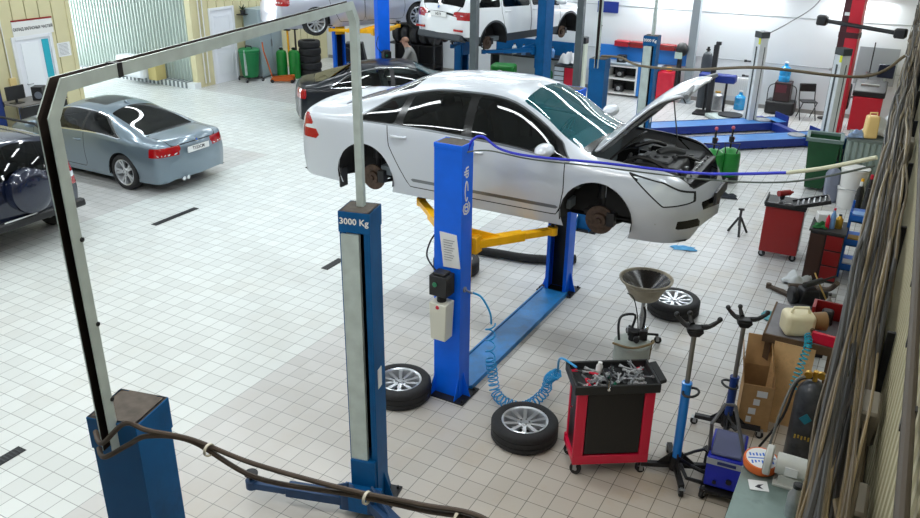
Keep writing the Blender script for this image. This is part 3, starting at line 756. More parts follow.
# doors on the left wall
def door(n, y0, y1, z1, glassy):
    d = MB().box(-17.5, -17.41, y0-.08, y0, 0, z1+.08).box(-17.5, -17.41, y1, y1+.08, 0, z1+.08).box(-17.5, -17.41, y0, y1, z1, z1+.08)
    f = d.build('door_%d' % n, mat('door_white', s(226, 228, 232), .4), bevel=.006); struct(f)
    p = MB().box(-17.49, -17.44, y0, y1, 0, z1)
    if not glassy:
        for (a, b_, c, e) in ((.14, .86, .12, .42), (.14, .86, .47, .92)):
            Yl, Yh = y0+(y1-y0)*a, y0+(y1-y0)*b_
            p.box(-17.445, -17.43, Yl, Yh, z1*c, z1*c+.02).box(-17.445, -17.43, Yl, Yh, z1*e-.02, z1*e).box(-17.445, -17.43, Yl, Yl+.02, z1*c, z1*e).box(-17.445, -17.43, Yh-.02, Yh, z1*c, z1*e)
    pp = p.build('door_leaf', mat('door_leaf_white', s(232, 234, 240), .4), f)
    MB().tube([(-17.44, y0+.1, 1.0), (-17.38, y0+.1, 1.0), (-17.38, y0+.22, 1.0)], .012, 6).build('door_handle', STEEL, f)
    return f
door(1, 17.42, 18.26, 2.03, False)
d2 = door(2, 11.45, 12.3, 1.97, True)
MB().box(-17.44, -17.425, 11.58, 12.0, .35, 1.9).build('door_pane', mat('door_bright_pane', s(236, 240, 244), .3), d2)
MB().box(-17.44, -17.42, 12.1, 12.26, .3, 1.93).build('door_stripe', mat('turquoise', s(40, 170, 190), .4), d2)
sg = thing('door_sign', 'white sign with a dark red top edge above the glazed door', 'sign', (-17.43, 11.95, 2.22), 0)
MB().box(-.02, 0, -.5, .5, -.17, .17).build('sign_board', WHITE, sg)
MB().box(-.022, .004, -.5, .5, .15, .185).build('sign_edge', DRED, sg)
text('СКЛАД ЗАПАСНЫХ ЧАСТЕЙ', .088, 'sign_text', BLACK, sg, .001, Matrix.Translation((.003, 0, -.02)) @ Matrix.Rotation(PI/2, 4, 'Z') @ Matrix.Rotation(PI/2, 4, 'X'), True, .8)
nb = thing('notice_sheet', 'white paper notice beside the glazed door on the cream wall', 'notice', (-17.445, 12.65, 1.63))
MB().box(-.004, 0, -.17, .17, -.16, .16).build('paper', PAPER, nb)
lines = MB()
for i in range(9): lines.box(0, .001, -.13, .1+.03*((i*7) % 3)/3, .12-i*.03, .128-i*.03)
lines.build('printed_lines', mat('ink_grey', s(120, 120, 128), .8), nb)
bx = thing('junction_box', 'small beige junction box low on the cream wall at the left edge', 'junction box', (-17.39, 11.2, 1.1))
MB().box(-.05, 0, -.08, .08, -.1, .1).build('box', mat('beige_box', s(214, 190, 132), .5), bx, bevel=.01)
MB().tube([(-.03, 0, .1), (-.03, -.03, 3.0)], .012, 6).build('conduit', WHITE, bx)
cp = MB()
for yy in (16.95, 17.1): cp.tube([(-17.41, yy, .1), (-17.41, yy, 4.5)], .018, 6)
tag(cp.build('wall_conduit', WHITE), 'pair of white conduit pipes running up the cream wall left of the white door', 'pipe')
# things in the passage
wbx = thing('white_tank', 'white rounded tank on the kerb in front of the corrugated wall', 'tank', (-19.3, 16.45, .16))
MB().box(-.75, .3, -.35, .1, .02, .62).build('tank_body', mat('tank_white', s(232, 236, 242), .5), wbx, bevel=.08, seg=3)
MB().box(-.6, -.5, -.3, .05, 0, .05).box(.05, .15, -.3, .05, 0, .05).build('tank_feet', DARKM, wbx)
tbx = tag(MB().prism([(0, 0), (.32, 0), (.32, .62), (.1, .7), (0, .62)], 16.25, 16.62, 'Y').build('tan_box', mat('tan_board', s(196, 180, 120), .8), None, (-18.92, 0, .16), bevel=.01), 'tan board box standing right of the white tank by the corrugated wall', 'box')
# ------------------------------------------------------------------ two post lifts
def column_c(hh, w, d, m, cap=.16, capo=.012):
    """C section column, open towards +y, foot plate, cap"""
    b = MB(); t = .012
    b.box(-w/2, w/2, -d/2, -d/2+t, 0, hh).box(-w/2, -w/2+t, -d/2, d/2, 0, hh).box(w/2-t, w/2, -d/2, d/2, 0, hh)
    b.box(-w/2, -w/2+.05, d/2-t, d/2, 0, hh).box(w/2-.05, w/2, d/2-t, d/2, 0, hh)
    b.box(-w/2+.02, w/2-.02, -d/2+t, -d/2+t+.004, .02, hh-.05, 1)
    b.box(-w/2-capo, w/2+capo, -d/2-capo, d/2+capo, hh-cap, hh-.004).box(-w/2-capo+.004, w/2+capo-.004, -d/2-capo+.004, d/2+capo-.004, hh-.004, hh, 2)
    b.box(-w/2-.1, w/2+.1, -d/2-.1, d/2+.06, 0, .016, 3)
    for sx in (-1, 1): b.prism([(-d/2, .016), (-d/2-.09, .016), (-d/2, .26)], sx*w/2-.006*sx, sx*w/2-.018*sx, 'X')
    for sx in (-1, 1): b.prism([(sx*w/2, .016), (sx*(w/2+.09), .016), (sx*w/2, .3)], -.03, -.018, 'Y')
    for sx in (-1, 1):
        for sy in (-1, 0): b.cyl((sx*(w/2+.07), -d/2-.06 if sy else d/2, .016), (sx*(w/2+.07), -d/2-.06 if sy else d/2, .045), .014, n=6, m=3)
    return b, [m, BLACK, DUST, DARKM]
def lift_arm(p0, p1, z, m, h=.09, w0=.12, w1=.09, pad=True):
    d = Vector((p1[0]-p0[0], p1[1]-p0[1], 0)); L = d.length; a = math.atan2(d.y, d.x)
    b = MB().at(p0[0], p0[1], z, a)
    b.cyl((0, 0, -.08), (0, 0, .1), .07, n=16).box(0, L*.62, -w0/2, w0/2, -h/2, h/2).box(L*.55, L, -w1/2, w1/2, -h/2+.012, h/2-.012)
    b.prism([(-.02, .02), (L*.4, .02), (-.02, .17)], -.012, .012, 'Y')
    b.cyl((L, 0, -h/2), (L, 0, h/2), w1*.62, n=16).cyl((L, 0, h/2), (L, 0, h/2+.05), .022, n=10, m=1).cyl((L, 0, h/2+.05), (L, 0, h/2+.075), .06, n=18, m=1)
    return b
# ---- bright blue lift (floor plate type): local origin at the near column, far column on +Y
def lift_floorplate(label, loc, rz, span, zc, arms, unit=True, group=None):
    t = thing('two_post_lift', label, 'car lift', loc, rz, group)
    H = 2.8
    for k, (y, ro) in enumerate(((0, 0), (span, PI))):
        b, mm = column_c(H, .31, .22, BLUE, .05, .004)
        b.build('column', mm, t, (0, y, 0), ro, bevel=.004)
        c = MB().box(-.13, .13, -.06, .17, zc-.42, zc+.18).box(-.2, .2, .13, .26, zc-.09, zc+.09, 0)
        c.build('carriage', [YELLOW if unit else BLUE], t, (0, y, 0), ro, bevel=.006)
        for (x0, x1, dy) in arms:
            sg = 1 if k == 0 else -1
            lift_arm((x0, y+sg*.2), (x1, y+sg*dy), zc, YELLOW).build('lift_arm', [YELLOW, DARKM], t, bevel=.005)
    bm_ = MB().box(-.19, .19, .12, span-.12, .002, .045).box(-.19, -.17, .12, span-.12, .045, .06).box(.17, .19, .12, span-.12, .045, .06)
    bm_.build('floor_beam', mat('beam_blue', s(24, 120, 190), .45, noise=.2, nscale=6, dirt=s(70, 90, 100), dirt_amt=.55, dscale=5), t)
    if unit:
        m = MB().box(-.13, .07, -.17, .0, 0, .22).box(-.1, .04, -.15, -.03, .22, .25).cyl((-.06, -.185, .13), (-.06, -.17, .13), .026, n=16, m=1)
        for i in range(6): m.box(-.135, .075, -.165+i*.025, -.155+i*.025, .02, .2)
        mo = m.build('pump_motor', [BLACK, mat('green_knob', s(20, 120, 80), .4)], t, (.03, -.13, 1.27), bevel=.006)
        k = MB().frus((-.03, -.09, -.5), (.17, .15), (.2, .17), .42).cyl((-.03, -.09, -.08), (-.03, -.09, 0), .05, n=12, m=1).cyl((-.03, -.18, -.12), (-.03, -.165, -.12), .022, n=12, m=2)
        k.build('oil_tank', [mat('translucent_tank', s(222, 222, 208), .35), DARKM, RED], t, (.03, -.13, 1.27), bevel=.02, seg=3)
        MB().tube([(-.1, -.14, 1.45), (-.22, -.14, 1.6), (-.2, -.12, 1.75), (-.15, -.1, 1.85)], .009, 6, sub=5).build('pump_hose', BLACK, t)
        MB().cyl((.16, -.03, 1.28), (.26, -.05, 1.27), .012, n=8).cyl((.155, -.03, 1.28), (.17, -.03, 1.28), .03, n=10).build('air_fitting', STEEL, t)
    return t
main = lift_floorplate('bright blue two post lift with yellow arms under the silver car in the middle', (-3.64, 6.62, 0), R(-.9), 2.95, 1.70, ((-.12, -1.0, 1.0), (.12, .68, .95)))
LM = lambda z: Matrix.Translation((.1565, -.02, z)) @ Matrix.Rotation(PI/2, 4, 'Z') @ Matrix.Rotation(PI/2, 4, 'X') @ Matrix.Rotation(PI/2, 4, 'Z')
text('@', .15, 'column_logo', WHITE, main, .001, LM(2.15), True, .9)
text('dh', .12, 'column_logo', WHITE, main, .001, LM(2.52), True, 1.)
MB().tube([(.157, -.02+.028*math.cos(q), 2.33+.1*math.sin(q)) for q in [2*PI*i/18 for i in range(17)]], .007, 6).build('column_logo', WHITE, main)
pl = thing('instruction_sheet', 'white instruction sheet taped to the front of the bright blue lift column', 'paper', (-3.61, 6.62, 1.7), R(1.5))
PS = MB().add([(-.12, -.116, .2), (.07, -.116, .19), (.12, -.125, -.16), (-.07, -.125, -.17), (-.12, -.112, .2), (.07, -.112, .19), (.12, -.121, -.16), (-.07, -.121, -.17)], [(0,1,2,3),(7,6,5,4),(0,4,5,1),(1,5,6,2),(2,6,7,3),(3,7,4,0)]).build('sheet', PAPER, pl)
L = MB()
for i in range(9): L.box(-.075+i*.002, .05-.015*(i % 3), -.1225-.0004*i, -.1165, .12-i*.026, .124-i*.026)
L.build('printed_lines', MATS['ink_grey'], pl)
# ---- dark blue lift with the overhead hose gantry
def gantry(zb, zt, y0, y1, bev, w=.055, d=.055):
    P = [(y0, zb), (y0, zt-bev), (y0+bev*.75, zt), (y1-bev*.75, zt), (y1, zt-bev), (y1, zb)]
    I = [(y0+d, zb), (y0+d, zt-bev-d*.35), (y0+bev*.75+d*.4, zt-d), (y1-bev*.75-d*.4, zt-d), (y1-d, zt-bev-d*.35), (y1-d, zb)]
    b = MB()
    for sx in (-1, 1):
        for e in (0, .006):
            x = sx*(w/2-e); vs = [(x, *p) for p in P]+[(x, *p) for p in I]
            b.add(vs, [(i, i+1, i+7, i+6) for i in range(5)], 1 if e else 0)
        vs = [(sx*w/2, *p) for p in P]+[(sx*(w/2-.006), *p) for p in P]; b.add(vs, [(i, i+1, i+7, i+6) for i in range(5)])
    for q, off in ((0, 0), (1, .004)):
        vs = []
        for sx in (-1, 1):
            for j, p in enumerate(I):
                dy = -off if p[0] < (y0+y1)/2 else off; dz = off if 1 < j < 4 else 0
                vs.append((sx*(w/2), p[0]+dy, p[1]+dz))
        b.add(vs, [(i, i+1, i+7, i+6) for i in range(5)], q)
    for (y, z) in ((y0+d+.003, zb+.35), (y0+d+.003, zb+.9)): b.cyl((0, y-.004, z), (0, y+.006, z), .012, n=8, m=2)
    for z in (zb+.25, zb+.62, zb+1.0): b.cyl((w/2-.002, y0+.05, z), (w/2+.006, y0+.05, z), .01, n=8, m=2)
    b.box(-w/2-.003, w/2+.003, y0+.42, y0+.45, zt-d-.003, zt+.001, 2)
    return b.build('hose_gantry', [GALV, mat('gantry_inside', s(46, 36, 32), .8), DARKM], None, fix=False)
def lift_gantry(label, loc, rz, span, arms_near, arms_far, zt=4.28, zc=.17):
    t = thing('two_post_lift', label, 'car lift', loc, rz)
    for k, (y, ro) in enumerate(((0, 0), (span, PI))):
        sg = 1 if k == 0 else -1
        b, mm = column_c(2.77, .245, .235, TEAL, .17, .006)
        co = b.build('column', mm, t, (0, y, 0), ro, bevel=.004)
        g = MB().box(-.1, .03, .1, .14, .62 if k else .5, 2.58) if k == 0 else MB().box(-.04, .105, .1, .14, .5, 2.59)
        g.build('carriage_cover', GALV, co)
        tx = text('3000 Kg', .07, 'load_marking', WHITE, co, .001, Matrix.Translation((0, .126, 2.69)) @ Matrix.Rotation(PI, 4, 'Z') @ Matrix.Rotation(PI/2, 4, 'X'), True)
        c = MB().box(-.11, .11, -.05, .16, .08, .52).box(-.17, .17, .14, .3, zc-.09, zc+.09)
        c.build('carriage', [TEAL], t, (0, y, 0), ro, bevel=.005)
        for (x0, x1, dy) in (arms_near if k == 0 else arms_far):
            lift_arm((x0, y+sg*.24), (x1, y+sg*dy), zc, TEAL).build('lift_arm', [mat('arm_navy', s(8, 52, 92), .5, noise=.15), DARKM], t, bevel=.005)
        if k:
            MB().box(-.127, -.122, -.03, .05, 1.2, 1.38).build('sticker', PAPER, co)
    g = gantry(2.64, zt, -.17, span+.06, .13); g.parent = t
    return t
la = ((-.12, -1.0, .5), (.12, .8, .6)); fa = ((-.12, -1.0, .3), (.12, .75, .7))
fl_ = lift_gantry('dark blue two post lift in front with a tall grey overhead frame', (-2.79, 2.02, 0), R(12.9), 2.78, la, fa, 4.27)
l3 = lift_gantry('dark blue two post lift with grey masts behind the open bonnet of the silver car', (-4.08, 12.0, 0), R(0), 2.78, la, fa, 4.3)
# lifts under the two raised cars at the back
sl = lift_floorplate('bright blue lift with yellow arms under the pale silver saloon at the back', (-11.62, 17.36, 0), R(58), 3.0, 1.92, ((-.12, -1.0, .95), (.12, .9, .95)))
def lift_plain(label, loc, rz, span, zc):
    t = thing('two_post_lift', label, 'car lift', loc, rz)
    for k, (y, ro) in enumerate(((0, 0), (span, PI))):
        sg = 1 if k == 0 else -1
        b, mm = column_c(3.9, .3, .25, TEAL, .17, .014); b.build('column', mm, t, (0, y, 0), ro)
        MB().box(-.13, .13, -.06, .17, zc-.42, zc+.3).box(-.2, .2, .13, .26, zc-.09, zc+.09).build('carriage', [TEAL], t, (0, y, 0), ro)
        for (x0, x1, dy) in ((-.12, -1.2, .85), (.12, .9, .85)): lift_arm((x0, y+sg*.2), (x1, y+sg*dy), zc, TEAL).build('lift_arm', [TEAL, DARKM], t)
    return t
xl = lift_plain('dark blue lift with dark blue arms holding up the white off-road car', (-7.66, 18.35, 0), R(74), 2.75, 1.69)
# ------------------------------------------------------------------ cars in place
teana, tc_ = build_car(TE, 'silver saloon raised on the bright blue lift with its bonnet open and no wheels', 'car', (-3.81, 8.22, 1.665), 0, P_SILVER, wheels=False, hood_open=R(50))
def engine_bay(t):
    b = MB(); b.box(1.2, 2.2, -.66, .66, .30, .34)
    b.build('engine_bay_floor', WELL, t)
    e = MB().frus((1.78, -.02, .5), (.56, .62), (.46, .52), .3).box(1.62, 1.9, -.2, .18, .8, .83)
    for i in range(4): e.cyl((1.66+i*.08, -.1+i*.04, .8), (1.66+i*.08, -.1+i*.04, .85), .03, n=10)
    e.build('engine_cover', mat('engine_black', s(58, 60, 62), .5, noise=.2), t, bevel=.02, seg=2)
    MB().box(1.55, 1.78, .38, .6, .5, .82).build('battery', BLACK, t, bevel=.01)
    ab = MB().box(1.85, 2.1, .3, .6, .5, .78).tube([(1.9, .4, .78), (1.8, .2, .85), (1.7, .1, .82)], .045, 10, m=0, sub=4); ab.build('air_box', mat('engine_grey', s(58, 60, 62), .6), t, bevel=.015)
    rd = MB().box(2.14, 2.2, -.5, .5, .42, .74).box(2.12, 2.22, -.55, .55, .72, .76)
    for i in range(8): rd.cyl((2.16, -.42+i*.12, .76), (2.16, -.42+i*.12, .78), .012, n=6, m=1)
    rd.build('radiator', [BLACK, STEEL], t)
    rs = MB().ball((1.6, -.5, .74), .09, 1, 1, .9, 12).cyl((1.6, -.5, .8), (1.6, -.5, .86), .04, n=10, m=1); rs.build('coolant_tank', [mat('milky_tank', s(176, 176, 160), .4), BLACK], t)
    for pts in ([(1.5,-.6,.82),(1.6,-.35,.88),(1.8,-.3,.84),(2.05,-.35,.74)], [(1.45,.1,.86),(1.6,.25,.9),(1.7,.4,.84)], [(1.5,-.2,.86),(1.55,-.4,.84),(1.75,-.55,.78),(2.0,-.5,.74)], [(1.9,.1,.82),(2.0,.2,.8),(2.1,.3,.74)]): MB().tube(pts, .022, 8, sub=5).build('engine_hose', BLACK, t)
    w = MB().tube([(1.42, -.62, .9), (1.43, -.2, .93), (1.43, .3, .93), (1.42, .62, .9)], .012, 6, sub=4); w.build('windscreen_wiper', BLACK, t)
    for sd in (-1, 1):
        st = MB().cyl((1.46, sd*.55, .5), (1.46, sd*.55, .8), .1, .085, 18).cyl((1.46, sd*.55, .8), (1.46, sd*.55, .83), .05, n=12); st.build('strut_tower', P_SILVER, t)
        fr = MB().prism([(1.42, .32), (2.1, .32), (2.1, .66), (1.42, .78)], sd*.62, sd*.66, 'Y'); fr.build('inner_wing', WELL, t)
    sp_ = MB()
    rng = random.Random(4)
    for i in range(44):
        x, y = rng.uniform(1.4, 2.15), rng.uniform(-.58, .58); sp_.cb((x, y, .56+rng.uniform(0, .2)), (rng.uniform(.03, .1), rng.uniform(.03, .1), rng.uniform(.05, .12)), rng.choice((0, 1, 2, 2)))
    sp_.build('engine_ancillaries', [BLACK, DARKM, STEEL], t, bevel=.005)
    # plate and lower trims
    MB().box(2.405, 2.43, -.27, .27, .5, .62).build('plate_holder', BLACK, t)
    MB().tube([(1.98, -.82, .385), (2.13, -.7, .38), (2.27, -.5, .385)], .012, 6).tube([(1.98, .82, .385), (2.13, .7, .38), (2.27, .5, .385)], .012, 6).build('fog_lamp_trim', CHROME, t)
    MB().cyl((2.19, -.58, .375), (2.23, -.57, .375), .035, n=14).build('fog_lamp', LCLR, t)
engine_bay(teana)
for sd in (1, -1): MB().box(-1.79, -1.755, sd*.78-.07, sd*.78+.07, .12, .36).build('mud_flap', BLACK, teana, bevel=.01)
def plate(t, x, z, txt, rear=True, w=.52, y=0, tilt=0):
    p = MB().box(-.006, .006, -w/2, w/2, -.056, .056).build('licence_plate', mat('plate_white', s(222, 224, 224), .4), t, (x, y, z)); 
    sx = -1 if rear else 1
    text(txt, .085, 'plate_text', BLACK, p, .001, Matrix.Translation((sx*.007, 0, 0)) @ Matrix.Rotation(sx*PI/2, 4, 'Z') @ Matrix.Rotation(PI/2, 4, 'X'), True, .95)
    MB().tube([(sx*.003, -w/2, -.056), (sx*.003, w/2, -.056), (sx*.003, w/2, .056), (sx*.003, -w/2, .056)], .004, 4, closed=True).build('plate_frame', DARKM, p)
    p.rotation_euler = (0, tilt, 0)
coupe, cc = build_car(CO, 'blue-grey two door coupe parked on the left in front of the gate', 'car', (-13.45, 10.38, 0), PI, P_BMW)
def roundel(t, x, z, tilt, r=.04):
    b = MB().cyl((-.004, 0, 0), (.002, 0, 0), r, n=20).cyl((-.006, 0, 0), (-.004, 0, 0), r*.62, n=16, m=1)
    b.build('badge', [CHROME, mat('badge_blue', s(60, 110, 190), .3)], t, (x, 0, z)).rotation_euler = (0, tilt, 0)
plate(coupe, -2.415, .76, 'T153CM'); roundel(coupe, -2.385, .9, .2)
for sy in (.42, .32): MB().cyl((-2.3, sy, .27), (-2.42, sy, .27), .035, .038, 14).build('exhaust_pipe', CHROME, coupe)
MB().prism([(-.78, 1.33), (-.68, 1.40), (-.6, 1.39), (-.66, 1.34)], -.02, .02, 'Y').build('roof_aerial', P_BMW, coupe, bevel=.01)
suv, cs = build_car(SU, 'dark navy off-road car with a spare wheel on its tail, cut by the left edge', 'car', (-12.98, 6.98, 0), PI, P_DARKBLUE)
spc = MB().lathe([(.001, -.2), (.2, -.195), (.27, -.18), (.325, -.14), (.335, -.06), (.33, .02), (.001, .02)], (0, 0, 0), 36, 0, 'X'); spc.build('spare_wheel_cover', P_DARKBLUE, suv, (-2.1, .1, .98))
plate(suv, -2.12, .56, 'A728', y=.3); 
MB().prism([(-2.16, .48), (-2.02, .48), (-2.02, .6), (-2.14, .6)], -.78, .78, 'Y').build('rear_bumper', BLACK, suv, bevel=.03, seg=2)
for sd in (1, -1): MB().tube([(-1.6, sd*.62, 1.66), (-1.5, sd*.62, 1.72), (.2, sd*.62, 1.72), (.35, sd*.62, 1.64)], .02, 8).build('roof_rail', BLACK, suv)
blk, cb_ = build_car(BK, 'black saloon parked on the floor behind the silver car', 'car', (-10.8, 16.6, 0), R(38), P_BLACK)
sil, cl_ = build_car(SV, 'pale silver saloon raised high on the blue lift at the back left', 'car', (-13.14, 18.34, 1.80), R(60), P_LILAC)
x3, cx_ = build_car(X3, 'white off-road car raised on the lift at the back with its wheels off', 'car', (-8.95, 18.86, 1.62), R(74), P_WHITE, wheels=False)
plate(x3, -2.315, .96, 'H519'); roundel(x3, -2.3, 1.12, .3)
MB().prism([(-2.34, .42), (-2.1, .36), (-2.1, .5), (-2.3, .56)], -.7, .7, 'Y').build('rear_skirt', DGREY, x3, bevel=.02)
for sd in (1, -1): MB().box(-2.31, -2.28, sd*.62-.14, sd*.62+.14, .62, .67).build('rear_reflector', LRED, x3)
# ------------------------------------------------------------------ foreground things
def floor_tyre(label, x, y, rz, spokes=10, dbl=False):
    t = thing('car_wheel', label, 'wheel', (x, y, .105), rz, None)
    w = make_wheel(t, (0, 0, 0), 1, .335, .21, .225, spokes, double=dbl)
    w.rotation_euler = (PI/2, 0, 0); w.name = 'tyre'
    return t
floor_tyre('car wheel lying flat between the two front blue lift posts', -4.08, 6.27, .2)
floor_tyre('car wheel lying flat on the floor left of the red and black tool trolley', -2.6, 6.25, .7)
floor_tyre('car wheel lying flat behind the oil drain bowl', -2.03, 9.72, .4)
floor_tyre('car wheel lying flat mostly hidden behind the bright blue column', -5.12, 9.42, 1.1)
hs = tag(MB().tube([(-5.6, 10.2, .06), (-5.2, 10.1, .07), (-4.8, 10.15, .07), (-4.4, 10.2, .07), (-4.0, 10.35, .07), (-3.72, 10.55, .07)], .065, 12, sub=6).build('rubber_hose', RUBBER), 'thick black exhaust hose curving on the floor under the silver car', 'hose')
# ---- tool trolley
TR = R(33)
tt = thing('tool_trolley', 'red and black tool trolley with an open tray full of hand tools', 'tool trolley', (-1.765, 6.25, 0), TR)
tt.scale = (.965, .965, 1.136)
w2, d2 = .37, .20
b = MB().box(-w2+.03, w2-.03, -d2+.025, d2-.025, .14, .8)
b.build('cabinet', mat('trolley_black', s(24, 24, 26), .4, noise=.1), tt)
PK = mat('trolley_red', s(212, 14, 60), .38, coat=.2)
b = MB()
for sx in (-1, 1):
    for sy in (-1, 1): b.cb((sx*(w2-.05), sy*(d2-.02), .47), (.1 if sy < 0 else .06, .045, .7))
    b.cb((sx*(w2-.02), 0, .15), (.04, 2*d2, .06))
for sy in (-1, 1): b.cb((0, sy*(d2-.012), .16), (2*w2, .035, .085))
b.build('frame', PK, tt, bevel=.005)
MB().box(-w2+.105, w2-.105, -d2-.002, -d2+.02, .22, .79).build('drawer_front', mat('panel_black', s(18, 18, 19), .35), tt, bevel=.004)
b = MB().box(-w2-.02, w2+.02, -d2-.02, d2+.02, .8, .815)
for sx in (-1, 1): b.box(sx*(w2+.02)-.012, sx*(w2+.02)+.012, -d2-.03, d2+.03, .8, .88)
for sy in (-1, 1): b.box(-w2-.03, w2+.03, sy*(d2+.02)-.012, sy*(d2+.02)+.012, .8, .88)
b.box(-.08, -.065, -d2, d2, .815, .865).box(.12, .132, -d2, d2, .815, .865)
b.prism([(w2+.03, .84), (w2+.1, .86), (w2+.1, .89), (w2+.03, .88)], -d2+.03, d2-.03, 'Y')
b.build('tray', mat('tray_black', s(34, 35, 36), .55), tt, bevel=.008)
MB().cyl((-w2-.005, -.05, .6), (-w2-.02, -.05, .6), .012, n=10).build('lock', CHROME, tt)
def caster(parent, x, y, r=.05, rz=0, z=None):
    c = MB().cyl((0, -.016, r), (0, .016, r), r, n=18).cyl((0, -.019, r), (0, .019, r), r*.35, n=10, m=1)
    c.box(-.022, .012, -.026, -.022, r*.8, r*2.1, 1).box(-.022, .012, .022, .026, r*.8, r*2.1, 1).box(-.035, .03, -.03, .03, r*2.1, r*2.2, 1).cyl((0, 0, r*2.1), (0, 0, r*2.5), .012, n=8, m=1)
    return c.build('caster', [RUBBER, STEEL], parent, (x, y, 0 if z is None else z), rz)
for sx in (-1, 1):
    for sy in (-1, 1): caster(tt, sx*(w2-.05), sy*(d2-.05), .055, .5*sx)
# hand tools
def world_on(x, y, rz0, lx, ly): return (x+lx*math.cos(rz0)-ly*math.sin(rz0), y+lx*math.sin(rz0)+ly*math.cos(rz0))
def spanner(name, L, m):
    b = MB().box(-L/2+.02, L/2-.02, -.007, .007, 0, .007)
    b.lathe([(.011, 0), (.019, 0), (.019, .009), (.011, .009)], (-L/2+.015, 0, 0), 12, closed=True)
    b.prism([(L/2-.025, -.01), (L/2+.012, -.02), (L/2+.016, -.008), (L/2-.002, -.006), (L/2-.002, .006), (L/2+.016, .008), (L/2+.012, .02), (L/2-.025, .01)], 0, .009, 'Z')
    return b.build(name, m)
def plier(cm):
    t = bpy.data.objects.new('pliers', None); COL.objects.link(t)
    MB().prism([(0, -.012), (.06, -.008), (.07, 0), (.06, .008), (0, .012), (-.02, 0)], 0, .012, 'Z').build('jaws', STEEL, t)
    for sg in (-1, 1): MB().tube([(-.01, sg*.004, .006), (-.05, sg*.022, .008), (-.13, sg*.026, .008)], .008, 6, sub=3).build('grip', cm, t)
    return t
def screwdriver(cm):
    t = bpy.data.objects.new('screwdriver', None); COL.objects.link(t)
    MB().cyl((0, 0, .014), (.13, 0, .014), .004, n=8).build('shaft', CHROME, t)
    MB().lathe([(.001, -.1), (.011, -.098), (.014, -.06), (.011, -.02), (.013, -.006), (.006, 0), (.001, 0)], (0, 0, .014), 10, 0, 'X').build('handle', cm, t)
    return t
rng = random.Random(11)
GT = mat('tool_green', s(20, 110, 84), .4)
def drop(o, label, cat, lx, ly, rz, z=.817, group='hand tools in the trolley tray'):
    x, y = world_on(-1.765, 6.25, TR, lx*.965, ly*.965); z = z*1.136+.002; o.location = (x, y, z); o.rotation_euler = (rng.uniform(-.08, .08), rng.uniform(-.1, .1), rz+TR); tag(o, label, cat, group)
drop(plier(RED), 'red handled pliers at the left end of the trolley tray', 'pliers', -.25, .02, 1.9)
drop(plier(RED), 'red handled pliers nearest the front left corner of the trolley tray', 'pliers', -.29, -.1, 2.4)
drop(screwdriver(RED), 'red screwdriver by the left wall of the trolley tray', 'screwdriver', -.2, .1, 2.7)
drop(plier(GT), 'green handled pliers in the middle of the trolley tray', 'pliers', .0, .05, .4)
drop(screwdriver(GT), 'green screwdriver in the middle of the trolley tray', 'screwdriver', .04, -.06, .9)
TS = mat('tool_steel', s(205, 206, 208), .38, .6)
for i in range(24):
    o = spanner('spanner', rng.uniform(.13, .24), (TS, STEEL)[i % 2])
    drop(o, 'loose chrome spanner lying in the trolley tray', 'spanner', rng.uniform(-.24, .08) if i < 14 else rng.uniform(.16, .28), rng.uniform(-.1, .12), rng.uniform(0, PI), .818+i*.0025, 'loose spanners in the trolley tray')
for i in range(9):
    o = MB().lathe([(.008, 0), (.015, 0), (.015, .035), (.008, .035)], n=12, closed=True).build('socket', TS)
    drop(o, 'small chrome socket in the right part of the trolley tray', 'socket', .17+.035*(i % 4), -.14+.07*(i//4)+.01*(i % 2), 0, .817, 'sockets in the trolley tray')
o = MB().tube([(-.16, 0, .02), (.1, 0, .02)], .009, 8).cyl((.1, 0, 0), (.1, 0, .05), .022, n=14).tube([(-.3, 0, .02), (-.16, 0, .02)], .013, 8).build('ratchet', CHROME)
drop(o, 'long chrome ratchet lying across the divider of the trolley tray', 'ratchet', -.02, -.03, 1.25, .865)
o = MB().lathe([(.001, 0), (.03, 0), (.032, .07), (.02, .09), (.02, .11), (.001, .11)], n=16).build('spray_tin', WHITE)
drop(o, 'small pale tin standing at the back of the trolley tray', 'tin', -.1, .13, 0)
# ---- oil drain bowl on its stand
db = thing('oil_drain_bowl', 'wide grey oil drain bowl on a pole stand in front of the floor', 'oil drain', (-2.17, 8.7, 0), 0)
db['label'] = 'wide grey oil drain bowl raised on a thin pole stand'
BOWL = mat('bowl_cream', s(158, 150, 132), .5, .2, noise=.15, dirt=s(70, 56, 40), dirt_amt=.6)
MB().lathe([(.001, .6), (.15, .605), (.17, .62), (.24, .76), (.245, .79), (.30, .83), (.315, .85), (.318, .865), (.30, .868), (.235, .80), (.16, .63), (.001, .615)], n=40).build('bowl', [BOWL], db)
MB().lathe([(.001, .64), (.168, .64), (.225, .775), (.29, .85), (.285, .85), (.001, .645)], n=32).build('oil_film', mat('old_oil', s(30, 24, 18), .25, noise=.3), db)
MB().cyl((0, 0, .12), (0, 0, .61), .024, n=14).cyl((0, 0, .3), (0, 0, .36), .034, n=14).build('pole', STEEL, db)
b = MB()
for k in range(3): a = 2*PI*k/3+.4; b.cyl((0, 0, .12), (.22*math.cos(a), .22*math.sin(a), .115), .016, n=8)
b.build('stand_base', DARKM, db)
for k in range(3): a = 2*PI*k/3+.4; caster(db, .22*math.cos(a), .22*math.sin(a), .045, a)
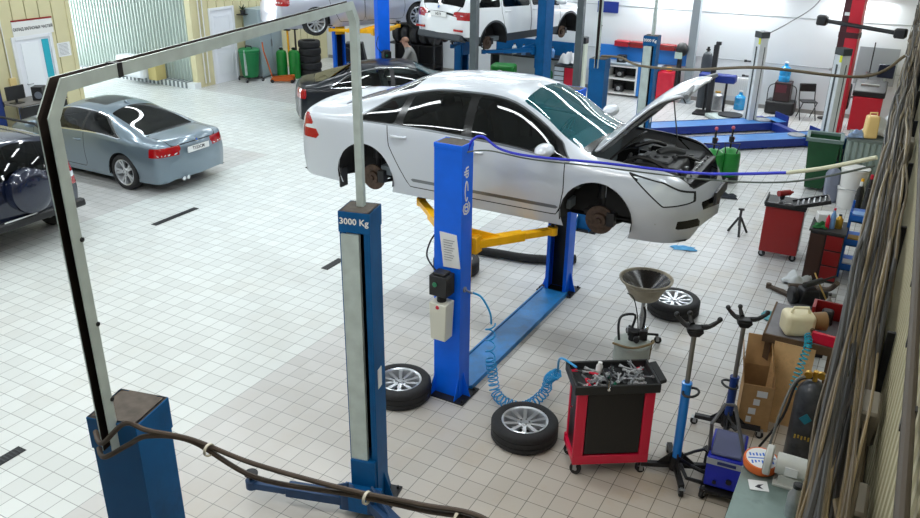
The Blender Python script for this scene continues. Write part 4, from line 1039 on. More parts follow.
# ---- oil tank with pump
ot = thing('waste_oil_tank', 'grey cylindrical oil tank with a tangle of pump fittings on top', 'oil tank', (-1.97, 7.62, 0), .3)
ot.scale = (1.04, 1.04, 1.1)
GRYT = mat('tank_grey', s(158, 166, 160), .45, .2, noise=.12, dirt=s(80, 74, 60), dirt_amt=.5)
MB().lathe([(.001, .05), (.17, .05), (.185, .07), (.185, .5), (.19, .505), (.19, .53), (.18, .54), (.12, .56), (.001, .56)], n=36).lathe([(.187, .2), (.19, .21), (.187, .22)], n=36).lathe([(.187, .38), (.19, .39), (.187, .4)], n=36).build('tank', GRYT, ot)
MB().box(-.07, .07, -.192, -.183, .27, .36).build('tank_label', PAPER, ot)
for k in range(3): a = 2*PI*k/3; MB().cyl((.13*math.cos(a), .13*math.sin(a), 0), (.13*math.cos(a), .13*math.sin(a), .06), .03, n=10).build('foot', BLACK, ot)
MB().cyl((0, 0, .56), (0, 0, .66), .05, n=14).cyl((-.06, 0, .64), (.1, .02, .64), .04, n=14).cb((.1, 0, .63), (.08, .08, .1)).cyl((.03, -.05, .6), (.03, -.13, .62), .03, n=12).build('pump', DARKM, ot, bevel=.004)
MB().tube([(-.14, -.03, .56), (-.16, -.03, .72), (-.13, .02, .8), (.0, .06, .8), (-.02, .05, .66)], .013, 8, sub=4).build('handle', BLACK, ot)
MB().tube([(.05, .1, .56), (.03, .1, .75), (-.03, .12, .95), (-.1, .12, 1.0)], .006, 6, sub=4).build('dip_wire', BLACK, ot)
MB().tube([(.08, .02, .6), (.1, .04, .8), (.08, .06, .9)], .012, 6, sub=4).build('lance', DARKM, ot)
MB().tube([(-.2, -.1, .55), (0, -.2, .57), (.19, -.08, .58), (.2, .08, .52), (.19, .12, .3)], .012, 6, sub=4).build('drain_hose', mat('hose_tan', s(120, 100, 66), .6), ot)
MB().cyl((.12, .03, .56), (.12, .03, .66), .025, n=10).ball((.12, .03, .68), .03).build('valve', CHROME, ot)
# ---- transmission jacks
def jack(label, loc, rz, tube_m, z1, z2, head_rz):
    t = thing('transmission_jack', label, 'jack', loc, rz)
    MB().cyl((0, 0, .14), (0, 0, z1), .042, n=18).cyl((0, 0, z1), (0, 0, z1+.02), .047, n=18).build('cylinder', tube_m, t)
    MB().cyl((0, 0, z1), (0, 0, z2), .022, n=14).build('ram', mat('worn_chrome', s(140, 138, 134), .3, .8), t)
    h = MB().at(0, 0, z2, head_rz); h.frus((0, 0, -.02), (.08, .08), (.15, .12), .06).cb((0, 0, .05), (.13, .1, .03))
    h.build('saddle', DARKM, t, bevel=.006)
    for a, L in ((.1, .2), (PI-.35, .17), (PI*.5+.4, .11)):
        h = MB().at(0, 0, z2, head_rz+a); h.tube([(.05, 0, .06), (L*.6, 0, .07), (L, 0, .13)], [.026, .022, .018], 8, sub=3).ball((L, 0, .14), .024)
        h.build('saddle_arm', BLACK, t)
    b = MB().cyl((0, 0, .06), (0, 0, .2), .06, n=14)
    b.build('base_hub', DARKM, t)
    for k in range(4):
        a = PI/4+k*PI/2; c, s_ = math.cos(a), math.sin(a)
        MB().at(0, 0, 0, a).cb((.17, 0, .1), (.3, .05, .045)).prism([(.03, .12), (.18, .12), (.03, .26)], -.008, .008, 'Y').build('leg', DARKM, t, bevel=.004)
        caster(t, .32*c, .32*s_, .038, a)
    MB().tube([(.03, -.03, .2), (.14, -.1, .24), (.24, -.14, .24)], .014, 6).cb((.26, -.15, .24), (.08, .06, .015)).build('pedal', DARKM, t)
    MB().tube([(.09*math.cos(q), .06*math.sin(q)-.05, z1-.06) for q in [2*PI*i/14 for i in range(14)]], .012, 6, closed=True).build('hand_ring', BLACK, t)
    return t
jack('light blue transmission jack with a forked black saddle beside the tool trolley', (-1.13, 6.42, 0), R(70), mat('jack_blue', s(26, 130, 220), .35, coat=.3), .98, 1.5, -.87)
jack('dark blue transmission jack with a forked saddle beside the cardboard box', (-.85, 7.36, 0), R(-38), mat('jack_navy', s(20, 52, 120), .4), .62, 1.22, .96)
# ---- welder on its carriage
wd = thing('welding_machine', 'dark blue welding machine on a wheeled carriage with bent grey handles', 'welder', (-.68, 6.22, 0), R(4))
WB = mat('welder_blue', s(14, 34, 176), .4, noise=.08)
MB().box(-.15, .15, 0, .46, .14, .46).build('case', WB, wd, bevel=.015, seg=2)
MB().box(-.152, .152, -.006, .01, .38, .44).build('front_band', mat('silver_band', s(168, 176, 186), .4, .3), wd)
MB().box(-.06, .1, -.01, .0, .395, .425).build('name_badge', mat('badge_navy', s(20, 40, 110), .4), wd)
MB().cyl((.06, -.02, .24), (.06, .0, .24), .025, n=14).cyl((-.06, -.015, .2), (-.06, .0, .2), .018, n=12).build('socket_knob', BLACK, wd)
MB().box(-.13, .13, .02, .42, .462, .49).build('top_cover', mat('welder_grey', s(70, 76, 116), .5), wd, bevel=.01)
MB().tube([(-.15, .1, .46), (-.15, -.1, .86), (-.08, .1, .95), (-.0, .12, .95)], .016, 8).build('handle', mat('handle_grey', s(96, 96, 98), .5, .4), wd)
MB().tube([(.0, .12, .95), (.1, .0, .7), (.18, -.1, .5)], .016, 8).build('handle', MATS['handle_grey'], wd)
MB().box(-.17, .17, -.04, .5, .09, .12).build('carriage_plate', DARKM, wd)
for sx in (-1, 1):
    caster(wd, sx*.14, .0, .05, 1.2)
    MB().cyl((sx*.16, .44, .09), (sx*.2, .44, .09), .09, n=20).build('wheel', RUBBER, wd)
b = MB().tube([(-.15, .05, .12), (-.3, -.0, .16), (-.38, .1, .22)], .018, 8).tube([(-.15, .2, .12), (-.3, .22, .14), (-.4, .14, .24)], .018, 8); b.build('tow_frame', DARKM, wd)
# ---- steel bench in the right corner with grinder
bn = thing('steel_workbench', 'steel workbench with a grey-green top in the bottom right corner', 'workbench', (-.19, 5.02, 0), 0)
BT = mat('bench_top', s(128, 146, 142), .4, .35, noise=.12, nscale=4, dirt=s(88, 98, 94), dirt_amt=.5)
MB().box(-.29, .29, -.75, .8, .815, .85).build('top', BT, bn, bevel=.004)
for sx in (-1, 1):
    for y in (-.7, .74): MB().cb((sx*.24, y, .407), (.05, .05, .814)).build('leg', DARKM, bn)
MB().box(-.24, .24, -.7, .74, .25, .27).build('shelf', DARKM, bn)
gr = thing('bench_grinder', 'pale grey bench grinder at the far end of the steel workbench', 'grinder', (-.13, 5.62, .85), 0)
gr.scale = (1.15, 1.15, 1.2)
GG = mat('grinder_grey', s(196, 198, 194), .4, noise=.08)
MB().cyl((-.1, 0, .13), (.12, 0, .13), .07, n=20).cb((0, 0, .04), (.14, .12, .08)).cb((0, 0, .01), (.2, .16, .02)).build('motor', GG, gr, bevel=.004)
for x, nme in ((-.15, 0), (.15, 1)):
    w = MB().lathe([(.001, -.022), (.095, -.022), (.1, -.015), (.1, .015), (.095, .022), (.001, .022)], (x, 0, .13), 28, 0, 'X'); w.build('wheel_guard', GG, gr)
    MB().lathe([(.001, -.014), (.08, -.014), (.08, .014), (.001, .014)], (x-.012, -.012, .13), 24, 0, 'X').build('grinding_wheel', mat('abrasive', s(150, 148, 140), .9), gr)
MB().box(-.04, .04, -.076, -.07, .1, .16).build('rating_plate', PAPER, gr)
dc = thing('round_tin', 'round tin with a white and blue label and an orange rim on the bench corner', 'tin', (-.36, 5.7, .85), .4)
b = MB(); b.T = Matrix.Translation((0, 0, .07)) @ Matrix.Rotation(R(6), 4, 'X') @ Matrix.Scale(.86, 4); b.lathe([(.001, -.05), (.15, -.05), (.155, -.03), (.155, .02), (.15, .03), (.001, .03)], n=32); b.build('tin_body', mat('tin_orange', s(214, 104, 44), .4), dc)
b = MB(); b.T = Matrix.Translation((0, 0, .07)) @ Matrix.Rotation(R(6), 4, 'X') @ Matrix.Scale(.86, 4); b.lathe([(.001, .031), (.135, .031), (.135, .028)], n=32); b.build('tin_label', PAPER, dc)
b = MB(); b.T = Matrix.Translation((0, 0, .07)) @ Matrix.Rotation(R(6), 4, 'X') @ Matrix.Scale(.86, 4); b.box(-.12, .12, -.006, .006, .031, .033)
for i in range(7): b.box(-.1+i*.03, -.085+i*.03, -.07+.01*(i % 3), -.03, .031, .033).box(-.1+i*.03, -.085+i*.03, .03, .07-.01*(i % 2), .031, .033)
b.build('label_print', mat('print_blue', s(60, 110, 200), .5), dc)
MB().cyl((0, .0, 0), (0, .0, .05), .08, n=14).build('tin_base', BLACK, dc)
cd = tag(MB().box(-.07, .07, -.06, .06, 0, .004).build('info_card', PAPER, None, (-.33, 5.47, .852), .3), 'small white card with a dark bird drawing on the steel workbench', 'card')
cd['label'] = 'small white printed card lying on the steel workbench by the grinder'
MB().prism([(-.03, -.02), (.0, .01), (.04, .02), (.01, -.01), (.03, -.04), (-.01, -.03)], .004, .0045, 'Z').build('print', mat('ink_dark', s(50, 52, 60), .8), cd)
tm = thing('metal_flask', 'shiny metal flask lying in the shade at the right of the steel workbench', 'flask', (-.06, 5.25, .85), .2)
tm['label'] = 'shiny metal flask standing on the steel workbench in front of the grinder'
MB().lathe([(.001, 0), (.05, 0), (.055, .02), (.055, .18), (.03, .23), (.03, .25), (.001, .25)], n=24).build('body', STEEL, tm)
MB().cyl((0, 0, .25), (0, 0, .28), .033, n=16).build('cap', BLACK, tm)
# ---- gas cylinder, box, board
gc = thing('gas_cylinder', 'black gas cylinder with gauges and hoses against the right wall', 'gas cylinder', (-.14, 7.2, 0), 0)
GB = mat('cylinder_black', s(70, 72, 77), .3, .3, noise=.35, nscale=7, dirt=s(26, 28, 32), dirt_amt=.7, dscale=9)
MB().lathe([(.001, 0), (.13, 0), (.138, .02), (.138, .72), (.12, .82), (.07, .88), (.04, .9), (.001, .9)], n=32).build('shell', GB, gc)
MB().cyl((0, 0, .9), (0, 0, 1.0), .025, n=12).cyl((-.08, 0, .96), (.08, 0, .96), .02, n=10).cyl((-.06, -.02, .97), (-.06, -.06, .97), .035, n=16).cyl((.05, -.02, .99), (.05, -.06, .99), .035, n=16).build('regulator', mat('brass', s(206, 162, 70), .3, .9), gc)
MB().tube([(-.07, -.04, .95), (-.16, -.12, .9), (-.22, -.2, .6), (-.26, -.3, .2), (-.32, -.5, .02)], .012, 8, sub=5).build('gas_hose', mat('hose_grey', s(120, 122, 120), .5), gc)
MB().tube([(.07, -.04, .98), (.12, -.08, 1.05), (.15, -.1, .9), (.14, -.16, .5)], .012, 8, sub=5).build('gas_hose', MATS['hose_grey'], gc)
MB().tube([(-.02, -.05, .95), (-.14, -.04, .86), (-.2, -.12, .5), (-.35, -.1, .1)], .012, 8, sub=5).build('gas_hose', BLACK, gc)
MB().prism([(-.06, .55), (.0, .5), (.05, .56), (0, .62)], -.142, -.134, 'Y').build('teal_mark', mat('teal_paint', s(30, 120, 140), .5), gc)
for i in range(5): MB().box(-.07+i*.03, -.055+i*.03, -.143, -.133, .33+.01*(i % 2), .37).build('yellow_letter', mat('letter_yellow', s(180, 150, 60), .5), gc)
bx = thing('cardboard_box', 'open cardboard box with white labels beside the dark blue jack', 'box', (-.66, 7.72, 0), R(10))
b = MB(); t_ = .006; hx, hy, hh = .15, .22, .52
b.box(-hx, hx, -hy, -hy+t_, 0, hh).box(-hx, hx, hy-t_, hy, 0, hh).box(-hx, -hx+t_, -hy, hy, 0, hh).box(hx-t_, hx, -hy, hy, 0, hh).box(-hx, hx, -hy, hy, 0, t_)
b.build('walls', CARD, bx)
for p in (((-hx, .0), (-hx-.05, .42)), ((hx, 0), (hx-.07, .4))):
    f = MB(); (x0, z0), (x1, z1) = p
    f.add([(x0, -hy, hh), (x0, hy, hh), (x1, hy, hh+z1*.7), (x1, -hy, hh+z1*.7), (x0+.006, -hy, hh), (x0+.006, hy, hh), (x1+.006, hy, hh+z1*.7), (x1+.006, -hy, hh+z1*.7)], [(0,1,2,3), (7,6,5,4), (0,4,5,1), (1,5,6,2), (2,6,7,3), (3,7,4,0)])
    f.build('flap', CARD, bx)
f = MB().add([(-hx, hy, hh), (hx, hy, hh), (hx, hy+.1, hh+.3), (-hx, hy+.1, hh+.3), (-hx, hy-.006, hh), (hx, hy-.006, hh), (hx, hy+.094, hh+.3), (-hx, hy+.094, hh+.3)], [(0,1,2,3), (7,6,5,4), (0,4,5,1), (1,5,6,2), (2,6,7,3), (3,7,4,0)]); f.build('flap', CARD, bx)
for (x, z, w) in ((.04, .43, .1), (.0, .33, .06), (-.03, .22, .07), (-.05, .12, .05)): MB().box(x-w/2, x+w/2, -hy-.003, -hy-.0005, z-.035, z+.035).build('label_sticker', PAPER, bx)
tb = thing('work_table', 'low wooden table with a grey top along the right wall', 'table', (-.36, 8.35, 0), 0)
MB().box(-.34, .34, -.4, .4, .86, .89).build('top', mat('table_grey', s(112, 110, 114), .5, noise=.12), tb, bevel=.004)
MB().box(-.34, .34, -.42, -.4, .8, .89).box(-.36, -.34, -.42, .42, .8, .89).build('edge_trim', mat('old_wood', s(96, 74, 52), .8, noise=.2), tb)
for sx in (-1, 1):
    for sy in (-1, 1): MB().cb((sx*.3, sy*.36, .43), (.06, .06, .86)).build('leg', MATS['old_wood'], tb)
pb = MB(); pb.T = Matrix.Translation((-.4, 7.74, 0)) @ Matrix.Rotation(R(-12), 4, 'X'); pb.box(-.19, .2, 0, .018, 0, .86)
o = tag(pb.build('plywood_board', PLY), 'worn plywood board leaning against the low wooden table', 'board')
jc = thing('jerrycan', 'cream plastic jerrycan lying on the low wooden table', 'jerrycan', (-.42, 8.12, .89), R(25))
MB().box(-.16, .14, -.12, .12, 0, .24).build('body', CREAM, jc, bevel=.05, seg=4)
MB().cyl((.13, .0, .14), (.26, .0, .14), .085, .1, n=20).build('funnel_cap', mat('funnel_brown', s(134, 100, 58), .6), jc)
MB().tube([(-.1, -.03, .24), (-.08, -.03, .3), (.06, -.03, .3), (.08, -.03, .24)], .016, 8).build('handle', CREAM, jc)
MB().cyl((.1, -.12, .1), (.1, -.15, .1), .022, n=12).build('spout', mat('old_wood', s(96, 74, 52)), jc)
rb = thing('red_box', 'small flat red box on the low wooden table at the right wall', 'box', (-.14, 7.98, .89), R(-8))
MB().box(-.13, .13, -.02, .02, 0, .12).box(-.13, .13, -.02, .12, 0, .02).build('case', RED, rb, bevel=.008)
rf = thing('red_rack', 'red metal rack standing on the table behind the cream jerrycan', 'rack', (-.18, 8.5, .89), 0)
for sx in (-1, 1): MB().cb((sx*.14, 0, .1), (.03, .22, .2)).build('side', DRED, rf)
MB().cb((0, .1, .1), (.25, .02, .2)).build('back', DRED, rf); MB().cb((0, -.02, .08), (.12, .12, .16)).build('black_part', BLACK, rf, bevel=.02)
bt = thing('clear_bottle', 'clear grey bottle standing behind the red rack by the right wall', 'bottle', (-.2, 8.72, .89), 0)
MB().lathe([(.001, 0), (.04, 0), (.042, .02), (.042, .14), (.015, .19), (.015, .22), (.001, .22)], n=18).build('body', mat('grey_plastic', s(150, 150, 146), .3), bt)
MB().cyl((0, 0, .22), (0, 0, .245), .018, n=12).build('cap', BLACK, bt)
def coil(path, r, pitch, wire, n=10):
    P = spline([Vector(p) for p in path], 30); out = []; ph = 0; up = Vector((0, 0, 1))
    for i in range(len(P)-1):
        d = P[i+1]-P[i]; L = d.length
        if L < 1e-6: continue
        t = d/L; u = Vector((.3, .2, 1)); u = (u-t*u.dot(t))
        if u.length < .2: u = Vector((1, 0, 0))-t*t.x
        u.normalize(); v = t.cross(u)
        st = max(1, int(L/pitch*n))
        for k in range(st):
            q = P[i]+d*k/st; out.append(q+(u*math.cos(ph)+v*math.sin(ph))*r); ph += 2*PI*L/st/pitch
    return out
CY = mat('air_hose_blue', s(28, 150, 214), .35)
b = MB(); b.tube([(-3.38, 6.58, 1.27), (-3.3, 6.62, 1.22), (-3.22, 6.66, 1.05), (-3.22, 6.7, .9)], .011, 8, sub=5)
b.tube(coil([(-3.23, 6.7, .9), (-3.22, 6.7, .5)], .05, .13, .011), .009, 6)
b.tube(coil([(-3.22, 6.7, .5), (-3.19, 6.72, .25), (-3.14, 6.7, .09), (-3.0, 6.62, .065), (-2.8, 6.62, .065), (-2.72, 6.8, .065), (-2.68, 7.0, .1)], .055, .052, .011, 12), .008, 6)
b.tube(coil([(-2.68, 7.0, .1), (-2.6, 6.85, .35), (-2.42, 6.6, .6)], .052, .06, .011), .008, 6)
b.tube([(-2.42, 6.6, .62), (-2.36, 6.45, .85), (-2.24, 6.25, 1.0), (-2.07, 6.13, 1.025)], .011, 8, sub=5)
tag(b.build('coiled_air_hose', CY), 'light blue coiled air hose running from the bright blue column to the tool trolley', 'air hose')
b = MB(); b.tube(coil([(-.3, 8.02, .93), (-.28, 7.85, .9), (-.3, 7.72, .75), (-.33, 7.66, .5)], .035, .045, .008), .008, 6)
tag(b.build('coiled_air_hose', mat('hose_teal', s(40, 170, 196), .35)), 'teal coiled hose hanging over the plywood board', 'air hose')
# ---- far right clutter
rc = thing('red_tool_cart', 'dark red tool cart with an untidy open tray of black tools', 'tool cart', (-1.13, 12.45, 0), R(2))
MB().box(-.27, .27, -.24, .24, .1, .82).build('cabinet', mat('cart_red', s(146, 18, 18), .4, coat=.2), rc, bevel=.01)
MB().box(.271, .276, -.2, .2, .16, .78).build('side_panel', mat('pale_panel', s(190, 188, 192), .5), rc)
MB().box(-.29, .29, -.26, .26, .82, .85).box(-.29, .29, -.27, -.25, .85, .89).box(-.3, -.28, -.26, .26, .85, .89).box(.28, .3, -.26, .26, .85, .89).build('tray', BLACK, rc, bevel=.005)
for sx in (-1, 1):
    for sy in (-1, 1): caster(rc, sx*.22, sy*.19, .05, .4*sx)
o = thing('tool_case', 'open black tool case tilted over the edge of the dark red cart', 'tool case', (-.83, 12.35, .9), R(12))
b = MB(); b.T = Matrix.Rotation(R(-16), 4, 'Y'); b.box(-.2, .3, -.14, .14, 0, .03).box(-.2, .3, -.15, -.13, .03, .06).box(-.2, .3, .13, .15, .03, .06).box(.28, .3, -.14, .14, .03, .06); b.build('case', BLACK, o)
for i in range(6):
    b = MB(); b.T = Matrix.Rotation(R(-16), 4, 'Y'); b.cyl((-.15+i*.075, -.1, .045), (-.12+i*.075, .1, .045), .014, n=8); b.build('socket_tool', STEEL, o)
o = thing('impact_gun', 'black and red impact gun lying on the dark red cart', 'impact gun', (-1.2, 12.52, .86), .8)
MB().cyl((-.1, 0, .1), (.1, 0, .1), .045, n=14).cyl((.1, 0, .1), (.16, 0, .1), .03, .015, n=12).build('body', DRED, o); MB().box(-.05, .01, -.025, .025, 0, .09).build('grip', BLACK, o, bevel=.01)
for i in range(5):
    o = spanner('spanner', .18+.02*i, STEEL); o.location = (-1.3+.07*i, 12.32+.03*(i % 2), .852+.004*i); o.rotation_euler = (0, 0, .5+.7*i); tag(o, 'steel spanner lying on the dark red cart', 'spanner', 'spanners on the dark red cart')
st = thing('axle_stand', 'small black tripod axle stand alone on the floor by the dark red cart', 'axle stand', (-1.84, 13.0, 0), .3)
for k in range(3): a = 2*PI*k/3+.5; MB().tube([(.02*math.cos(a), .02*math.sin(a), .28), (.17*math.cos(a), .17*math.sin(a), .01)], .02, 6).build('leg', BLACK, st)
MB().cyl((0, 0, .15), (0, 0, .42), .022, n=10).cb((0, 0, .43), (.09, .05, .025)).build('post', BLACK, st)
def cloth(name, label, cat, loc, sx, sy, m, h=.04, seed=1, n=14, rz=0):
    rg = random.Random(seed); ph = [rg.uniform(0, 6) for _ in range(6)]; b = MB(); vs = []
    for i in range(n+1):
        for j in range(n+1):
            u, v = i/n-.5, j/n-.5
            e = max(abs(u), abs(v))*2
            z = h*(.5+.3*math.sin(9*u+ph[0])*math.cos(7*v+ph[1])+.25*math.sin(17*u*v+13*v+ph[2]))*(1-.8*e**4)+.006
            vs.append((sx*(u+.08*math.sin(6*v+ph[3])), sy*(v+.1*math.sin(7*u+ph[4])), max(z, .004)))
    b.add(vs, [(i*(n+1)+j, (i+1)*(n+1)+j, (i+1)*(n+1)+j+1, i*(n+1)+j+1) for i in range(n) for j in range(n)], 0, True)
    o = b.build(name, m, None, loc, rz, ang=80); md = o.modifiers.new('solid', 'SOLIDIFY'); md.thickness = .004
    return tag(o, label, cat)
cloth('blue_rag', 'light blue rag on the floor in front of the silver car', 'rag', (-2.45, 11.92, 0), .36, .16, mat('rag_blue', s(96, 166, 214), .9), .05, 3, rz=.3)
cloth('dark_glove', 'dark crumpled glove on the floor by the green drums', 'glove', (-2.43, 14.75, 0), .42, .2, mat('glove_dark', s(40, 44, 52), .9), .09, 8, rz=.2)
cloth('white_rag', 'crumpled white rag on the floor in front of the dark drawer cabinet', 'rag', (-.74, 11.5, 0), .34, .34, mat('rag_white', s(200, 204, 206), .9), .16, 5)
cloth('parts_bag', 'teal and white plastic packet on the floor by the cream jerrycan', 'packet', (-.78, 10.2, 0), .36, .26, mat('packet_teal', s(60, 150, 160), .4, dirt=s(230, 236, 240), dirt_amt=1., dscale=6), .1, 9)
# pile of car parts
o = thing('rubber_ring', 'black rubber ring in the heap of car parts by the right wall', 'ring', (-.5, 10.35, 0), 0)
MB().lathe([(.13, 0), (.2, 0), (.22, .03), (.22, .09), (.2, .12), (.13, .12), (.12, .06)], n=28, closed=True).build('ring', RUBBER, o)
o = thing('gearbox', 'dark gearbox lump in the heap of car parts by the right wall', 'gearbox', (-.52, 10.85, 0), .5)
MB().frus((0, 0, 0), (.34, .26), (.2, .2), .24).cyl((.1, 0, .12), (.28, 0, .12), .09, .06, n=16).cyl((-.16, 0, .13), (-.24, 0, .13), .12, n=18).build('housing', DARKM, o, bevel=.02, seg=2)
MB().cyl((.28, 0, .12), (.38, 0, .12), .03, n=10).build('shaft', STEEL, o)
o = thing('control_arm', 'rusty suspension arm lying at the edge of the heap of car parts', 'suspension arm', (-.86, 11.0, 0), 2.6)
MB().prism([(-.2, -.03), (.0, -.06), (.22, -.025), (.22, .025), (.0, .03), (-.2, .03)], .01, .05, 'Z').cyl((-.2, 0, 0), (-.2, 0, .07), .04, n=12).cyl((.22, 0, 0), (.22, 0, .07), .035, n=12).build('arm', mat('rusty', s(92, 80, 70), .7, .4, noise=.3), o)
o = tag(MB().tube([(-.15, 10.6, .02), (-.35, 10.9, .2), (-.5, 11.2, .32)], .012, 6).build('pry_bar', mat('brass_bar', s(150, 120, 60), .5, .5)), 'long brownish pry bar leaning over the heap of car parts', 'pry bar')
o = thing('shock_absorber', 'black shock absorber lying across the heap of car parts', 'shock absorber', (-.42, 10.95, .3), .9); MB().cyl((-.25, 0, 0), (.05, 0, .02), .04, n=14).cyl((.05, 0, .02), (.3, 0, .04), .014, n=8).build('body', BLACK, o)
o = thing('alternator', 'grey alternator on the floor in the heap of car parts', 'alternator', (-.3, 10.6, .0), .3); MB().cyl((-.09, 0, .1), (.09, 0, .1), .1, n=18).cyl((.09, 0, .1), (.13, 0, .1), .05, n=14).build('housing', STEEL, o)
o = thing('exhaust_pipe', 'rusty bent exhaust pipe in front of the drawer cabinet', 'exhaust pipe', (-.5, 11.35, 0), 0); MB().tube([(-.3, -.1, .04), (0, 0, .05), (.2, -.15, .12), (.3, -.3, .3)], .035, 10, sub=4).build('pipe', MATS['rusty'], o)
o = thing('black_crate', 'black plastic crate between the heap of car parts and the work table', 'crate', (-.4, 9.55, 0), .15)
b = MB().box(-.22, .22, -.18, .18, 0, .02)
for (x0, x1, y0, y1) in ((-.22, .22, -.18, -.16), (-.22, .22, .16, .18), (-.22, -.2, -.18, .18), (.2, .22, -.18, .18)): b.box(x0, x1, y0, y1, 0, .26)
b.build('crate', BLACK, o)
for i in range(3): tag(MB().cyl((0, 0, 0), (0, 0, .24), .05, n=14).cyl((0, 0, .24), (0, 0, .28), .02, n=10, m=1).build('filter_can', [(WHITE, MATS['bottle_clear'] if 'bottle_clear' in MATS else STEEL, DRED)[i], BLACK], None, (-.5+.1*i, 9.53, .022)), ('white', 'silver', 'dark red')[i]+' can standing in the black plastic crate', 'can')
# dark drawer cabinet
ca = thing('drawer_cabinet', 'black drawer cabinet with a dark red front near the right wall', 'cabinet', (-.47, 11.95, 0), 0)
MB().box(-.22, .22, -.25, .25, 0, .74).build('case', BLACK, ca, bevel=.008)
for i in range(3): MB().box(.0, .215, -.262, -.25, .04+i*.23, .25+i*.23).build('drawer', mat('drawer_red', s(128, 14, 16), .4), ca, bevel=.005)
MB().box(-.215, -.02, -.262, -.25, .04, .71).build('door', mat('door_brown', s(58, 34, 24), .5), ca, bevel=.005)
MB().box(-.24, .24, -.27, .27, .74, .77).build('top', mat('cab_top', s(46, 46, 46), .6), ca)
def bottle(name, label, loc, r, h, m, cm, cat='bottle', group=None):
    t = thing(name, label, cat, loc, 0, group)
    MB().lathe([(.001, 0), (r*.95, 0), (r, .02), (r, h*.65), (r*.45, h*.82), (r*.4, h*.92), (.001, h*.92)], n=18).build('body', m, t)
    MB().cyl((0, 0, h*.9), (0, 0, h), r*.45, n=12).build('cap', cm, t)
    return t
bottle('spray_bottle', 'pale blue spray bottle on the black drawer cabinet', (-.44, 11.85, .77), .035, .3, mat('bottle_blue', s(110, 150, 200), .3), RED)
bottle('spray_can', 'slim red spray can on the black drawer cabinet', (-.5, 11.82, .77), .028, .22, RED, WHITE)
bottle('oil_can', 'brass oil can on the black drawer cabinet', (-.36, 11.92, .77), .05, .2, MATS['brass'], DARKM, 'oil can')
o = tag(MB().box(-.11, .11, -.08, .08, 0, .13).build('white_carton', WHITE, None, (-.56, 12.1, .77), .3, bevel=.006), 'small white carton at the back of the black drawer cabinet', 'carton')
cloth('green_cloth', 'green cloth heaped on the front of the black drawer cabinet', 'cloth', (-.58, 11.82, .77), .18, .2, mat('cloth_green', s(30, 100, 50), .9), .09, 4)
# blue shelf trolley
bs = thing('shelf_trolley', 'bright blue shelf trolley against the right wall behind the drawer cabinet', 'trolley', (-.1, 12.3, 0), 0)
SB = mat('trolley_blue', s(16, 96, 190), .4)
for sx in (-1, 1):
    for sy in (-1, 1): MB().cb((sx*.14, sy*.28, .5), (.03, .03, 1.0)).build('post', SB, bs)
for z in (.12, .5, .86): MB().box(-.155, .155, -.3, .3, z, z+.02).box(-.155, -.145, -.3, .3, z, z+.1).box(-.155, .155, -.3, -.29, z, z+.1).build('shelf', SB, bs)
for i in range(3): tag(MB().box(-.1, .1, -.08, .08, 0, .09).build('parts_tray', (WHITE, mat('tray_yellow', s(180, 140, 50), .5), MATS['bottle_blue'])[i], None, (-.12, 12.12+.0*i, (.14, .52, .88)[i]), 0, bevel=.006), ('white parts tray on the lowest shelf of the blue trolley', 'yellow parts tray on the middle shelf of the blue trolley', 'pale blue parts tray on the top shelf of the blue trolley')[i], 'tray')
for i in range(4): bottle('oil_bottle', ('tall black oil bottle beside the white buckets', 'black oil bottle with a white cap beside the white buckets', 'short black oil bottle behind the blue trolley', 'black oil bottle with a yellow cap behind the blue trolley')[i], (-.1-.13*(i % 2), 14.6+.22*(i//2)+.1*i, .0), .06, .62+.06*(i % 3), BLACK, (BLACK, WHITE, RED, YELLOW)[i])
# white buckets
for i in range(2):
    k = thing('white_bucket', ('lower white plastic bucket of the stack by the ribbed cabinet', 'upper white plastic bucket of the stack by the ribbed cabinet')[i], 'bucket', (-.38, 15.42, i*.36), .4*i)
    MB().lathe([(.001, 0), (.2, 0), (.205, .01), (.225, .3), (.235, .305), (.235, .33), (.001, .335 if i == 0 else .335)], n=32).build('pail', WHITE, k)
    MB().lathe([(.001, .335), (.24, .335), (.24, .352), (.2, .358), (.05, .355), (.001, .35)], n=32).build('lid', WHITE, k)
    MB().tube([(.235*math.cos(a), .235*math.sin(a)-.02, .27-.1*math.sin(a*1)) for a in [PI+PI*q/10 for q in range(11)]], .006, 6).build('handle', STEEL, k)
sh = tag(MB().prism([(-.1, 0), (.12, 0), (.1, .6), (-.04, .66), (-.12, .5)], -.12, .12, 'Y').build('plastic_sack', mat('sack_grey', s(122, 128, 146), .35), None, (-.72, 15.52, 0), .3, bevel=.05, seg=3), 'grey plastic sack between the dark green bin and the white buckets', 'sack')
# ribbed cabinet with heap on top
rg = thing('ribbed_cabinet', 'grey-green ribbed metal cabinet against the right wall', 'cabinet', (-.32, 16.15, 0), 0)
b = MB().box(-.3, .3, -.3, .35, 0, 1.1)
for i in range(6): b.prism([(-.3+i*.1+.01, -.3), (-.3+i*.1+.03, -.325), (-.3+i*.1+.07, -.325), (-.3+i*.1+.09, -.3)], .03, 1.07, 'Z')
for i in range(6): b.box(-.32, -.3, -.28+i*.1, -.22+i*.1, .03, 1.07)
b.build('case', mat('cabinet_greygreen', s(138, 152, 146), .5, .1, noise=.08), rg)
MB().box(-.33, .31, -.33, .36, 1.1, 1.13).build('top', mat('cabinet_top', s(110, 120, 118), .5), rg)
cn = thing('beige_canister', 'beige plastic canister on top of the ribbed cabinet', 'canister', (-.3, 15.98, 1.14), R(20))
MB().frus((0, 0, 0), (.22, .2), (.2, .18), .4).build('body', mat('canister_beige', s(240, 206, 138), .4), cn, bevel=.03, seg=3)
MB().tube([(-.06, 0, .39), (-.06, 0, .45), (.06, 0, .45), (.06, 0, .39)], .014, 8).build('handle', MATS['canister_beige'], cn)
